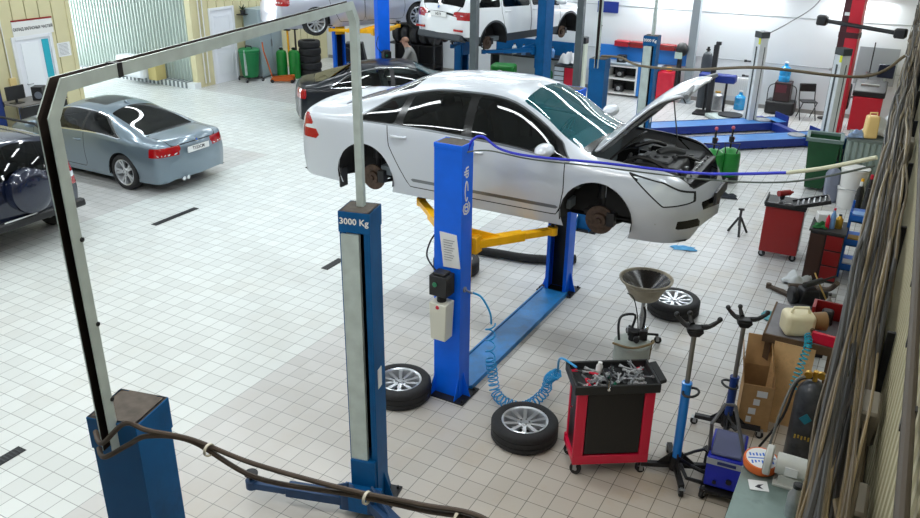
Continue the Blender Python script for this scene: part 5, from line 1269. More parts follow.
cloth('white_sheet', 'white crumpled sheet heaped on top of the ribbed cabinet', 'sheet', (-.2, 16.25, 1.13), .46, .5, mat('sheet_white', s(228, 230, 234), .8), .4, 6)
cloth('grey_sheet', 'grey oily rag hanging at the left front of the ribbed cabinet top', 'rag', (-.5, 15.95, 1.13), .26, .3, mat('sheet_grey', s(120, 140, 170), .8), .14, 12)
bj = thing('blue_jug', 'dark blue oil jug standing behind the dark green bin', 'jug', (-.78, 16.62, 0), 0)
MB().frus((0, 0, 0), (.3, .3), (.28, .28), .95).cyl((0, 0, .95), (0, 0, 1.02), .06, n=12).build('body', mat('jug_blue', s(30, 84, 132), .4), bj, bevel=.04, seg=3)
MB().box(-.09, .09, -.152, -.148, .5, .75).build('label_patch', PAPER, bj)
# dark green bin
gb = thing('wheelie_bin', 'dark green wheeled bin open at the top near the right wall', 'bin', (-1.02, 16.2, 0), R(4))
def bin_body(b, w, d, h, t=.02):
    b.frus((0, 0, .06), (w*.74, d*.74), (w, d), h-.06)
GBN = mat('bin_green', s(20, 76, 42), .5, noise=.1)
b = MB(); w_, d_, h_ = .56, .56, 1.0
def ring(s0, z): return [(-w_/2*s0, -d_/2*s0, z), (w_/2*s0, -d_/2*s0, z), (w_/2*s0, d_/2*s0, z), (-w_/2*s0, d_/2*s0, z)]
vs = ring(.74, .06)+ring(1, h_)+ring(.95, h_)+ring(.7, .1)
q = [(0, 3, 2, 1)]
for lv in range(3): q += [(lv*4+i, lv*4+(i+1) % 4, lv*4+4+(i+1) % 4, lv*4+4+i) for i in range(4)]
q += [(12, 13, 14, 15)]
b.add(vs, q); b.build('body', GBN, gb)
b = MB()
for (x0, x1, y0, y1) in ((-.32, .32, -.32, -.26), (-.32, .32, .26, .32), (-.32, -.26, -.32, .32), (.26, .32, -.32, .32)): b.box(x0, x1, y0, y1, .97, 1.03)
b.build('rim', mat('rim_grey', s(110, 132, 128), .5), gb, bevel=.008)
MB().prism([(.27, 1.0), (.31, .98), (.35, .3), (.33, .28)], -.28, .28, 'Y').build('lid', GBN, gb)
for sy in (-1, 1): MB().cyl((.2, sy*.2, .09), (.2, sy*.26, .09), .09, n=18).build('wheel', RUBBER, gb)
# green drums beside the car's nose
for i, (x, y, lab) in enumerate(((-2.88, 15.55, 'green wheeled oil drum nearer to the silver car bonnet'), (-2.62, 15.8, 'green wheeled oil drum to the right behind the silver car nose'))):
    t = thing('oil_drum', lab, 'oil drum', (x, y, 0), .3*i)
    MB().lathe([(.001, .1), (.17, .1), (.205, .14), (.21, .2), (.21, .52), (.2, .58), (.12, .64), (.05, .66), (.001, .66)], n=30).lathe([(.212, .3), (.216, .31), (.212, .32)], n=30).build('drum', LGREEN, t)
    MB().cyl((0, 0, .66), (0, 0, 1.02), .02, n=10).cyl((0, 0, .78), (0, 0, .88), .05, n=14).build('pump_tube', DARKM, t)
    MB().cyl((-.04, 0, .84), (.06, 0, .84), .018, n=8).ball((0, 0, 1.05), .035).build('pump_tap', [mat('pink_knob', s(200, 90, 110), .4)], t)
    MB().tube([(-.1, -.18, .6), (-.14, -.22, .8), (.14, -.22, .8), (.1, -.18, .6)], .012, 6).build('handle', BLACK, t)
    MB().lathe([(.2, .04), (.23, .04), (.23, .12), (.2, .12)], n=24, closed=True).build('base_ring', BLACK, t)
    for k in range(3): caster(t, .17*math.cos(k*2.1), .17*math.sin(k*2.1), .04, k)
# ---- wheel alignment lift
al = thing('alignment_lift', 'low blue wheel alignment lift with two white posts in front of the back wall', 'car lift', (-2.15, 19.95, 0), R(41))
RB = mat('ramp_blue', s(58, 122, 190), .4, noise=.1, nscale=5); RD = mat('ramp_navy', s(16, 44, 130), .45)
for y0 in (-.95, .45):
    r = MB().box(-3.6, .35, y0, y0+.55, .17, .2).box(-3.6, .35, y0-.01, y0, .04, .21, 1).box(-3.6, .35, y0+.55, y0+.56, .04, .21, 1).box(-3.6, -3.58, y0, y0+.55, .04, .2, 1).box(.35, .37, y0, y0+.55, .04, .34, 1).prism([(-3.6, .2), (-4.2, .02), (-3.6, .02)], y0+.02, y0+.53, 'Y', 1)
    for k in range(4): r.box(-3.3+k*1.1, -3.2+k*1.1, y0+.05, y0+.5, .0, .17, 1)
    r.build('ramp', [RB, RD], al)
    MB().cyl((-.15, y0+.28, .2), (-.15, y0+.28, .225), .19, n=28).build('turn_plate', STEEL, al)
MB().box(-.06, .1, -1.1, 1.15, .03, .2).build('cross_beam', RD, al)
WP = mat('post_white', s(208, 214, 216), .45, .1, noise=.05)
for (px_, y, h) in ((.42, -.96, 2.02), (-.38, .93, 2.12)):
    p = MB().box(-.1, .1, -.13, .13, 0, h).box(-.11, .11, -.14, .14, h, h+.14, 1).box(-.112, -.1, -.13, -.06, h-.14, h, 2).box(-.104, -.1, -.03, .03, .2, h-.2, 1).box(.02, .04, -.135, -.13, .2, h-.2, 1)
    pp = p.build('post', [WP, mat('post_cap', s(58, 64, 66), .6), mat('mark_yellow', s(214, 220, 40), .5)], al, (px_, y, 0))
    MB().box(-.24, .24, -.24, .24, 0, .02).build('foot_plate', RD, pp)
for z in (1.2, 1.55): MB().cyl((-.48, 1.08, z), (-.58, 1.15, z), .02, n=8).cyl((-.58, 1.15, z-.02), (-.58, 1.15, z+.03), .035, n=10).build('latch', DARKM, al)
MB().box(-.28, -.24, .86, .98, .5, 1.2).build('control_box', BLACK, al, bevel=.01)
# red alignment column
rp = thing('alignment_column', 'tall red alignment column with black camera arms near the back wall', 'wheel aligner', (-1.2, 20.35, 0), R(-10))
CR = mat('column_red', s(196, 18, 44), .4, coat=.2)
MB().box(-.17, .2, -.12, .12, 0, 3.5).build('column', CR, rp, bevel=.01)
MB().box(-.202, -.06, -.124, -.1, 1.9, 3.5).box(-.21, .21, -.13, .13, 2.28, 2.4).build('dark_panel', mat('column_dark', s(66, 18, 28), .5), rp)
MB().box(-.16, -.06, -.128, -.12, 2.75, 2.82).build('badge', PAPER, rp)
MB().tube([(-.62, -.05, 2.6), (1.06, -.32, 2.5)], .045, 10).build('camera_arm', BLACK, rp)
MB().cb((-.62, -.06, 2.6), (.22, .2, .22)).build('camera_head', BLACK, rp, bevel=.03); MB().cb((1.06, -.3, 2.5), (.24, .2, .2)).build('camera_head', BLACK, rp, bevel=.03)
MB().box(-.3, .3, -.3, .3, 0, .04).build('base', DARKM, rp)
# wheel balancer and friends
bl = thing('wheel_balancer', 'red wheel balancer with a black sloping top by the back wall', 'wheel balancer', (-.62, 21.6, 0), 0)
MB().box(-.3, .34, -.25, .3, 0, .82).build('case', CR, bl, bevel=.02)
MB().prism([(-.25, .82), (.3, .82), (.3, 1.15), (-.25, .95)], -.33, .37, 'X').build('console', BLACK, bl, bevel=.02); MB().box(-.2, .2, .0, .2, 1.0, 1.08).build('tool_tray', MATS['grey_plastic'], bl)
MB().cyl((-.3, 0, .75), (-.55, 0, .75), .03, n=12).build('spindle', STEEL, bl)
wv = thing('balancing_wheel', 'car wheel mounted upright on the spindle of the red wheel balancer', 'wheel', (-1.1, 21.6, .75), PI/2); make_wheel(wv, (0, 0, 0), 1, .31, .2, .2, 5).name = 'tyre'
mn = thing('wall_monitor', 'dark monitor screen on a thin bracket by the red wheel balancer', 'monitor', (-.36, 22.35, 1.3), 0)
MB().box(-.18, .18, -.03, .03, -.16, .16).build('screen', mat('screen_dark', s(36, 40, 58), .2), mn, bevel=.01); MB().cyl((0, .03, 0), (0, .35, 0), .025, n=8).cyl((0, .02, -1.3), (0, .02, -.1), .025, n=8).build('bracket', GALV, mn)
for i, (x, y, h, lab) in enumerate(((-1.55, 22.3, 2.0, 'thin black aligner rod standing on the left of the red column'), (-.72, 22.4, 1.95, 'thin black aligner rod standing behind the red wheel balancer'))):
    t = thing('aligner_rod', lab, 'rod', (x, y, 0)); MB().cyl((0, 0, .02), (0, 0, h), .014, n=8).build('rod', BLACK, t); MB().cyl((0, 0, 0), (0, 0, .03), .14, n=18).build('foot', DARKM, t); MB().cb((0, 0, h*.62), (.16, .08, .06)).build('clamp', STEEL, t)
tag(MB().box(-.85, .05, -.02, 0, 0, .9).build('grey_board', mat('board_grey', s(150, 156, 160), .5), None, (-.2, 22.64, .9)), 'grey board fixed to the back wall behind the red wheel balancer', 'board')
ch = thing('folding_chair', 'black folding chair against the back wall beside the white post', 'chair', (-1.95, 22.0, 0), .4)
for sx in (-1, 1):
    MB().tube([(sx*.19, -.22, .01), (sx*.19, .12, .5), (sx*.19, .22, .85)], .013, 6).build('frame', BLACK, ch); MB().tube([(sx*.17, .2, .01), (sx*.17, -.2, .46)], .013, 6).build('leg', BLACK, ch)
MB().box(-.19, .19, -.2, .16, .44, .47).build('seat', BLACK, ch, bevel=.01); MB().box(-.19, .19, .16, .22, .66, .86).build('backrest', BLACK, ch, bevel=.01)
pc = thing('dark_cabinet', 'dark brown cabinet on the back wall with a blue water bottle on top', 'cabinet', (-2.62, 22.35, .34), 0)
MB().box(-.2, .2, -.2, .2, 0, .48).build('case', mat('cab_brown', s(54, 34, 34), .5), pc, bevel=.01); MB().box(-.16, .1, -.205, -.2, .22, .42).build('panel', mat('panel_plum', s(96, 40, 48), .4), pc)
for sx in (-1, 1): MB().tube([(sx*.2, -.1, .42), (sx*.34, -.14, .3), (sx*.32, -.14, -.3)], .014, 6, sub=4).build('cable_loop', BLACK, pc)
o = tag(MB().box(-.36, .36, -.25, .25, 0, .34).build('black_chest', BLACK, None, (-2.62, 22.35, 0), 0, bevel=.06, seg=3), 'wide black chest on the floor under the dark brown cabinet', 'chest')
def water(label, loc, r, h):
    t = thing('water_bottle', label, 'water bottle', loc)
    MB().lathe([(.001, 0), (r*.95, 0), (r, .03), (r, h*.3), (r*.95, h*.33), (r, h*.36), (r, h*.7), (r*.35, h*.86), (r*.3, h), (.001, h)], n=24).build('shell', mat('water_blue', s(40, 150, 210), .15, spec=.8), t)
    MB().cyl((0, 0, h), (0, 0, h+.03), r*.32, n=12).build('cap', WHITE, t)
water('big blue water bottle standing on the dark brown cabinet', (-2.64, 22.35, .82), .14, .46)
water('big blue water bottle on the floor by the radiator', (-3.62, 22.2, 0), .14, .46)
rd = thing('radiator', 'white panel radiator on the back wall', 'radiator', (-3.9, 22.6, .25)); b = MB().box(-.65, .65, -.03, .03, 0, .5)
for i in range(24): b.box(-.63+i*.054, -.6+i*.054, -.045, -.03, .02, .48)
b.build('panel', WHITE, rd); MB().cyl((-.65, 0, .02), (-.8, 0, .02), .012, n=8).cyl((-.8, 0, -.25), (-.8, 0, .04), .012, n=8).build('pipe', WHITE, rd)
def gascyl(label, loc, r, h, m, cm):
    t = thing('gas_bottle', label, 'gas cylinder', loc); MB().lathe([(.001, 0), (r, 0), (r, h*.85), (r*.8, h*.93), (r*.3, h*.97), (.001, h*.97)], n=22).build('shell', m, t); MB().cyl((0, 0, h*.96), (0, 0, h*1.05), r*.25, n=10).cyl((-r*.4, 0, h), (r*.4, 0, h), r*.15, n=8).build('valve', cm, t); return t
gascyl('dark grey gas cylinder standing by the back wall', (-4.55, 21.95, 0), .14, 1.5, mat('cyl_dark', s(58, 64, 70), .5), DARKM)
gascyl('small silver gas bottle on the floor in front of the radiator', (-4.15, 21.9, 0), .17, .45, STEEL, MATS['brass'])
bp = thing('black_post_stand', 'slim black post stand in front of the radiator', 'post', (-4.2, 21.2, 0)); MB().box(-.06, .06, -.05, .05, 0, 1.75).box(-.02, .1, -.05, .05, 1.75, 1.83).build('post', BLACK, bp); MB().box(-.35, .35, -.25, .25, 0, .05).build('base', DARKM, bp)
sb = thing('blue_seat_box', 'dark blue padded box on a stand in front of the radiator', 'seat', (-4.1, 21.55, 0)); MB().box(-.5, .42, -.14, .14, .78, .98).build('pad', RD, sb, bevel=.03); MB().cyl((.2, 0, 0), (.2, 0, .8), .03, n=8).cyl((-.3, 0, 0), (-.3, 0, .8), .03, n=8).build('stand', DARKM, sb)
ms = thing('helmet_stand', 'black tripod stand carrying a welding helmet by the back wall', 'stand', (-5.3, 22.1, 0))
MB().cyl((0, 0, .3), (0, 0, 1.2), .09, .06, n=12).build('post', DARKM, ms)
for k in range(3): a = 2.1*k; MB().tube([(0, 0, .5), (.3*math.cos(a), .3*math.sin(a), .01)], .02, 6).build('leg', DARKM, ms)
MB().ball((.03, 0, 1.42), .17, 1, 1, 1.1).build('helmet', BLACK, ms); MB().box(-.1, .08, -.19, -.1, 1.2, 1.36).build('visor', mat('visor_pale', s(180, 200, 190), .3), ms)
rd_ = thing('round_plate_stand', 'dark round turntable plate in a pale frame beside the blue ramps', 'turntable', (-3.6, 20.95, 0), R(41)); MB().box(-.5, .3, -.35, .35, .03, .1).build('frame', GALV, rd_); MB().cyl((0, 0, .1), (0, 0, .13), .3, n=30).build('plate', DARKM, rd_)
# blue workbench on the back wall
wbk = thing('blue_workbench', 'blue workbench with a white open cupboard against the back wall', 'workbench', (-6.75, 22.35, 0))
BB = mat('bench_blue', s(36, 120, 206), .4)
MB().box(-.95, .95, -.3, .3, .86, .9).build('top', mat('bench_grey', s(150, 160, 168), .5), wbk)
MB().box(-.95, 1.5, .26, .3, .9, 1.3).build('back_panel', BB, wbk)
MB().box(-.95, -.55, -.28, .28, .05, .86).build('side_cupboard', BB, wbk); MB().box(.35, .8, -.28, .28, .05, .86).build('side_cupboard', BB, wbk)
b = MB().box(-.55, -.5, -.28, .28, .05, .86).box(.3, .35, -.28, .28, .05, .86).box(-.5, .3, .24, .28, .05, .86, 1)
for z in (.05, .45, .8): b.box(-.5, .3, -.28, .28, z, z+.04)
b.build('open_cupboard', [WHITE, DARKM], wbk)
for i in range(5): tag(MB().box(-.2, .2, -.12, .12, 0, .15).box(-.21, .21, -.125, .125, .1, .12, 1).build('parts_case', [DRED if i % 2 else mat('case_red', s(170, 22, 40), .4), BLACK], None, (-7.05+i*.43, 22.55, 1.3), 0, bevel=.01), ('leftmost', 'second from the left', 'third from the left', 'fourth from the left', 'rightmost')[i]+' of the red cases on top of the blue workbench panel', 'case', 'red cases above the blue workbench')
for i in range(3): tag(MB().box(-.12, .12, -.1, .1, 0, .2).cyl((0, -.1, .1), (0, -.12, .1), .06, n=14, m=1).build('bench_device', [DARKM, STEEL], None, (-6.95+i*.001, 22.3, .09+i*.4 if i < 2 else .9), 0, bevel=.01), ('grey device on the bottom shelf of the white open cupboard', 'grey device on the upper shelf of the white open cupboard', 'dark vice on the blue workbench top')[i], 'device')
o = thing('red_toolbox', 'red toolbox with a yellow handle right of the blue workbench', 'toolbox', (-5.6, 22.3, 0)); MB().box(-.25, .25, -.2, .2, 0, .78).build('case', RED, o, bevel=.01); MB().cb((0, 0, .84), (.16, .1, .1)).build('handle', YELLOW, o, bevel=.02)
# red and black tool chest under the white car
tc2 = thing('tool_chest', 'black tool chest with white drawer fronts and a red side at the back', 'tool chest', (-8.2, 21.4, 0)); MB().box(-.3, .32, -.25, .25, 0, .85).build('case', BLACK, tc2, bevel=.01); MB().box(.321, .33, -.24, .24, .05, .84).box(.02, .32, -.256, -.25, .05, .8).build('red_side', RED, tc2)
for i in range(6): MB().box(-.28, 0, -.262, -.25, .08+i*.125, .18+i*.125).build('drawer', mat('drawer_pale', s(200, 210, 220), .4), tc2)
o = cloth('white_bundle', 'white cloth bundle on top of the black tool chest', 'cloth', (-8.2, 21.4, .86), .4, .36, MATS['sheet_white'], .4, 15)
gm = thing('green_compressor', 'green machine on the floor under the white off-road car', 'compressor', (-10.05, 21.3, 0), .2); MB().box(-.4, .3, -.25, .25, .1, .7).build('case', LGREEN, gm, bevel=.08, seg=3); MB().cyl((-.1, -.255, .45), (-.1, -.262, .45), .12, n=16).build('emblem', WHITE, gm)
for sx in (-.3, .2): MB().cyl((sx, -.26, .1), (sx, .26, .1), .1, n=16).build('wheel', RUBBER, gm)
o = thing('small_green_machine', 'small dark green machine right of the black bench at the back', 'compressor', (-9.0, 21.7, 0)); MB().box(-.25, .2, -.2, .2, .06, .55).build('case', GREEN, o, bevel=.07, seg=3); MB().cyl((0, -.22, .1), (0, .22, .1), .1, n=14).build('wheel', RUBBER, o)
db2 = thing('dark_workbench', 'long dark workbench under the white off-road car along the back wall', 'workbench', (-9.7, 22.35, 0)); MB().box(-1.3, 1.2, -.3, .3, .8, .85).build('top', DARKM, db2); MB().box(-1.3, 1.2, .26, .3, .85, 1.25).build('back_panel', TEAL, db2)
for sx in (-1.2, 1.1): MB().cb((sx, 0, .4), (.06, .5, .8)).build('leg', DARKM, db2)
for i in range(5): bottle('chemical_bottle', ('leftmost', 'second', 'middle', 'fourth', 'rightmost')[i]+' bottle in the row on the long dark workbench', (-10.2+i*.3, 22.2, .85), .07, .3, (mat('bottle_white', s(190, 200, 206), .4), MATS['bottle_blue'], BLACK)[i % 3], DARKM, 'bottle', 'bottles on the long dark workbench')
wp = thing('white_post_machine', 'slim pale post with a black cap left of the blue workbench', 'post', (-7.15, 19.6, 0)); MB().box(-.11, .11, -.1, .1, 0, 1.75).box(-.12, .12, -.11, .11, 1.75, 1.9, 1).box(-.02, .06, -.105, -.1, .1, 1.7, 1).build('post', [mat('post_cream', s(200, 206, 190), .5), BLACK], wp); MB().box(-.3, .3, -.3, .3, 0, .03).build('foot', DARKM, wp)
ws_ = thing('wall_sign', 'small dark blue sign high on the back wall', 'sign', (-7.6, 22.68, 2.3)); MB().box(-.3, .3, -.01, .01, -.15, .15).build('board', RD, ws_)
# back left corner
for i in range(5):
    k = thing('stacked_tyre', ('bottom', 'second', 'third', 'fourth', 'top')[i]+' tyre of the tall stack at the back left', 'tyre', (-15.95+.02*(i % 2), 19.85, i*.212), i*.5, 'stacked tyres')
    MB().lathe([(.2, .01), (.24, 0), (.3, 0), (.33, .03), (.335, .07), (.335, .14), (.33, .18), (.3, .21), (.24, .21), (.2, .2)], n=32, closed=True).build('tread', RUBBER, k)
gascyl('bright green gas cylinder nearer to the tyre stack', (-16.1, 19.3, 0), .17, .86, LGREEN, DARKM); gascyl('bright green gas cylinder left of its twin beside the grey locker', (-16.5, 19.2, 0), .16, .84, LGREEN, DARKM)
fj = thing('orange_floor_jack', 'orange trolley jack on the floor in front of the green gas cylinders', 'trolley jack', (-16.0, 18.6, 0), .5); OR = mat('jack_orange', s(196, 92, 24), .45)
for sy in (-1, 1): MB().prism([(-.35, .05), (.3, .05), (.36, .12), (.2, .2), (-.3, .15)], sy*.12-.01, sy*.12+.01, 'Y').build('side_plate', OR, fj)
MB().prism([(-.2, .1), (.3, .14), (.3, .2), (-.15, .17)], -.05, .05, 'Y').cyl((.3, 0, .16), (.3, 0, .22), .06, n=14).build('lift_arm', OR, fj); MB().tube([(-.3, 0, .15), (-.5, 0, .9), (-.52, 0, 1.15)], .02, 8).build('handle', OR, fj)
for sx in (-.28, .3): MB().cyl((sx, -.15, .05), (sx, .15, .05), .05, n=14).build('wheel', DARKM, fj)
lk = thing('grey_locker', 'tall pale grey steel locker against the cream wall', 'locker', (-17.1, 19.15, 0)); LK = mat('locker_grey', s(158, 174, 180), .45, .2)
MB().box(-.28, .28, -.5, .5, .05, 2.0).build('case', LK, lk, bevel=.008)
for sy in (-1, 1): MB().box(.28, .295, sy*.25-.24, sy*.25+.24, .1, 1.95).build('door', LK, lk, bevel=.004); 
MB().box(.295, .31, -.03, -.01, .9, 1.1).box(.295, .31, .01, .03, .9, 1.1).build('handle', STEEL, lk)
gb2 = thing('green_wheeled_bin', 'bright green wheeled drum bin beside the white door', 'bin', (-16.95, 18.3, 0), 0)
MB().lathe([(.001, .12), (.2, .12), (.24, .2), (.29, .82), (.31, .84), (.31, .9), (.28, .93), (.001, .94)], n=28).build('drum', mat('drum_green', s(16, 120, 66), .45), gb2)
MB().tube([(-.12, 0, .93), (-.1, 0, 1.0), (.1, 0, 1.0), (.12, 0, .93)], .02, 8).build('handle', BLACK, gb2); MB().box(.06, .1, -.3, -.24, .2, .92).build('post', GALV, gb2)
b = MB(); 
for k in range(2): a = PI*k/2+.4; b.cyl((-.36*math.cos(a), -.36*math.sin(a), .1), (.36*math.cos(a), .36*math.sin(a), .1), .03, n=8)
b.build('dolly', BLACK, gb2)
for k in range(4): caster(gb2, .36*math.cos(PI*k/2+.4), .36*math.sin(PI*k/2+.4), .045, k)
o = thing('plant_shelf', 'small dark potted plant on a bracket above the green drum bin', 'plant', (-17.28, 18.55, 1.85)); MB().lathe([(.001, 0), (.06, 0), (.08, .12), (.001, .12)], n=14).build('pot', BLACK, o)
b = MB(); rg_ = random.Random(3)
for i in range(24): a = rg_.uniform(0, 6.3); L_ = rg_.uniform(.1, .22); b.prism([(0, -.01), (L_*.5, -.025), (L_, 0), (L_*.5, .025), (0, .01)], .12+.002*i, .122+.002*i+.001, 'Z'); 
b = MB()
for i in range(24):
    a = rg_.uniform(0, 6.3); e = rg_.uniform(.2, 1.2); L_ = rg_.uniform(.1, .2); d = Vector((math.cos(a)*math.cos(e), math.sin(a)*math.cos(e), math.sin(e))); w_ = Vector((-math.sin(a), math.cos(a), 0))*.02
    p = Vector((0, 0, .12)); b.add([p-w_*.3, p+d*L_*.5-w_, p+d*L_, p+d*L_*.5+w_, p+w_*.3], [(0, 1, 2, 3, 4)])
b.build('leaves', mat('leaf_dark', s(40, 62, 44), .6), o); MB().box(-.14, .1, -.12, .12, -.02, 0).build('bracket', DARKM, o)
for i, (x, y, m_) in enumerate(((-16.5, 19.55, YELLOW), (-16.65, 19.75, OR), (-16.45, 19.85, DARKM))):
    t = thing('leaning_tool', ('yellow handled tool leaning behind the green gas cylinders', 'orange handled tool leaning behind the green gas cylinders', 'dark bar leaning behind the green gas cylinders')[i], 'tool', (x, y, 0)); MB().cyl((0, 0, .0), (-.1, .1, 1.35), .025, n=8).build('shaft', m_, t); MB().cb((-.1, .1, 1.36), (.2, .08, .1)).build('head', DARKM, t)
o = thing('engine_hoist', 'dark car engine hanging on a stand under the pale silver saloon', 'engine', (-14.6, 20.3, 0), .5)
MB().frus((0, 0, .5), (.7, .5), (.5, .4), .55).cyl((-.2, -.25, .8), (-.2, -.32, .8), .14, n=16).cyl((.2, -.25, .75), (.2, -.3, .75), .1, n=16).build('block', DARKM, o, bevel=.03, seg=2); MB().cb((-.3, 0, .25), (.06, .5, .5)).cb((.3, 0, .25), (.06, .5, .5)).cb((0, 0, .26), (.6, .06, .06)).cb((0, 0, .5), (.66, .5, .04)).build('stand', TEAL, o)
sf = thing('parts_shelf', 'dark steel shelf full of black car parts along the back wall behind the person', 'shelf', (-13.75, 22.35, 0))
for sx in (-.85, 0, .85):
    for sy in (-.24, .24): MB().cb((sx, sy, .95), (.05, .05, 1.9)).build('upright', BLACK, sf)
MB().box(-.87, .87, .27, .29, 0, 1.9).build('back_panel', mat('panel_charcoal', s(30, 30, 34), .7), sf)
for z in (.15, .8, 1.4): MB().box(-.87, .87, -.26, .26, z, z+.03).build('shelf_board', DARKM, sf)
for i in range(5):
    o = tag(MB().lathe([(.14, 0), (.26, 0), (.29, .04), (.29, .16), (.26, .2), (.14, .2)], (0, 0, 0), 24, 0, 'X', closed=True).build('spare_tyre', RUBBER, None, (-14.4+.33*i, 22.33, 1.12)), ('first', 'second', 'third', 'fourth', 'fifth', 'sixth')[i]+' tyre from the left on the middle shelf behind the person', 'tyre', 'tyres on the dark steel shelf')
# left edge: desk with equipment and a blue post
dk = thing('office_desk', 'dark desk with electronic equipment in front of the glazed door', 'desk', (-16.95, 11.3, 0), 0)
MB().box(-.4, .35, -.6, .6, .72, .75).build('top', mat('desk_grey', s(120, 116, 112), .5), dk); MB().box(.31, .34, -.58, .58, .2, .7).build('front_panel', BLACK, dk)
for sx in (-1, 1):
    for sy in (-1, 1): MB().cb((sx*.32-.03, sy*.55, .36), (.05, .05, .72)).build('leg', mat('desk_blue', s(24, 60, 120), .5), dk)
o = thing('loudspeaker', 'black speaker box with a round cone on the dark desk', 'speaker', (-16.85, 11.4, .75), .6); MB().box(-.12, .12, -.13, .13, 0, .3).build('case', BLACK, o, bevel=.01); MB().cyl((.02, -.131, .12), (.02, -.14, .12), .08, n=20).cyl((.121, .0, .12), (.13, 0, .12), .08, n=20).build('cone', mat('cone_grey', s(110, 116, 128), .5), o)
o = thing('desk_monitor', 'black monitor at the left end of the dark desk', 'monitor', (-16.95, 10.9, .75), 0); MB().box(-.02, .02, -.22, .22, .08, .38).build('screen', BLACK, o, bevel=.01); MB().cyl((0, 0, 0), (0, 0, .1), .03, n=10).box(-.1, .1, -.12, .12, 0, .015).build('foot', BLACK, o)
o = thing('desk_phone', 'small black telephone at the right end of the dark desk', 'telephone', (-16.8, 11.72, .75), .3); MB().prism([(-.09, 0), (.09, 0), (.09, .03), (-.09, .09)], -.08, .08, 'Y').build('base', BLACK, o, bevel=.01); MB().tube([(-.04, -.1, .1), (-.04, 0, .13), (-.04, .1, .1)], .02, 8).build('handset', WHITE, o)
o = thing('blue_post', 'dark blue lift post cut by the left edge of the photo', 'post', (-16.1, 9.85, 0), 0); b, mm = column_c(2.1, .26, .24, mat('post_navy', s(24, 48, 110), .45), .1, .01); b.build('column', mm, o); MB().box(-.15, -.12, -.3, .3, .9, 1.0).build('arm', DARKM, o)
# ---- cables
tag(MB().tube([(-3.5, 6.62, 2.7), (-3.46, 6.66, 2.83), (-3.38, 6.72, 2.86), (-3.2, 6.74, 2.76), (-2.9, 6.8, 2.72), (-2.3, 7.0, 2.7), (-1.4, 7.05, 2.73), (-.62, 6.4, 3.04)], .013, 8, sub=8).build('blue_hose', mat('hose_blue', s(34, 44, 190), .4)), 'dark blue air hose stretched from the bright blue column across the silver car', 'hose')
tag(MB().tube([(-.62, 6.4, 3.04), (-.35, 6.3, 3.15), (-.04, 6.2, 3.3)], .016, 8, sub=8).build('pale_hose', mat('hose_pale', s(206, 206, 180), .5)), 'pale hose joining the dark blue air hose to the right wall', 'hose')
tag(MB().tube([(-3.5, 6.6, 2.72), (-3.3, 6.7, 2.74), (-2.9, 6.8, 2.69), (-2.3, 7.0, 2.66), (-1.4, 7.05, 2.68), (-.6, 6.4, 2.97), (-.04, 6.2, 3.24)], .008, 6, sub=8).build('thin_cable', mat('cable_greygreen', s(84, 92, 84), .6)), 'thin grey cable hanging just below the dark blue air hose', 'cable')
BRN = mat('hose_brown', s(66, 54, 44), .6, noise=.2); 
for i, off in enumerate((0, .045)):
    P = [(-2.82, 1.86, 2.72-off*2), (-2.7, 1.8, 2.74-off*1.6), (-2.58, 1.84, 2.86-off*2.4), (-2.48, 1.87, 2.84-off*.6), (-2.35, 1.98, 2.77-off*.2), (-2.1, 2.08, 2.67-off*(1.6 if i else 0)), (-1.68, 2.18, 2.63-off*.5), (-1.37, 2.24, 2.64-off*.6), (-1.06, 2.24, 2.69-off*.6), (-.76, 2.12, 2.62-off*.6), (-.4, 1.9, 2.5-off), (-.12, 1.6, 2.3-off), (-.06, 1.3, 2.2-off)]
    tag(MB().tube(P, .0115, 8, sub=8).build('gantry_hose', BRN), ('upper' if i == 0 else 'lower')+' brown hose running from the front left lift column across the bottom of the photo', 'hose')
for i, p in enumerate(((-2.28, 2.0, 2.73), (-1.6, 2.19, 2.615), (-1.2, 2.24, 2.64))):
    tag(MB().lathe([(.024, -.006), (.03, -.006), (.03, .006), (.024, .006)], p, 14, 0, 'X', closed=True).build('cable_tie', mat('tie_pale', s(190, 186, 170), .5)), ('pale cable tie round the brown hoses nearest the front left column', 'middle pale cable tie on the brown hoses', 'pale cable tie on the brown hoses farthest right')[i], 'cable tie')
tag(MB().tube([(-4.06, 12.0, 2.8), (-3.7, 11.8, 2.84), (-3.3, 11.47, 2.81), (-2.5, 11.05, 2.9), (-1.5, 10.25, 3.15), (-.4, 10.6, 3.1), (-.02, 10.9, 3.33)], .018, 8, sub=8).build('brown_cable', mat('cable_brown', s(92, 80, 60), .6)), 'brown cable hanging from the rear dark blue lift across the back wall to the right', 'cable')
tag(MB().tube([(-2.98, 20.44, 2.18), (-2.6, 20.9, 2.42), (-2.1, 21.6, 2.85), (-1.9, 22.4, 3.6), (-1.85, 22.6, 4.4)], .014, 6, sub=8).build('grey_cable', mat('cable_grey', s(130, 134, 138), .6)), 'grey cable looping from the left white post up the back wall', 'cable')
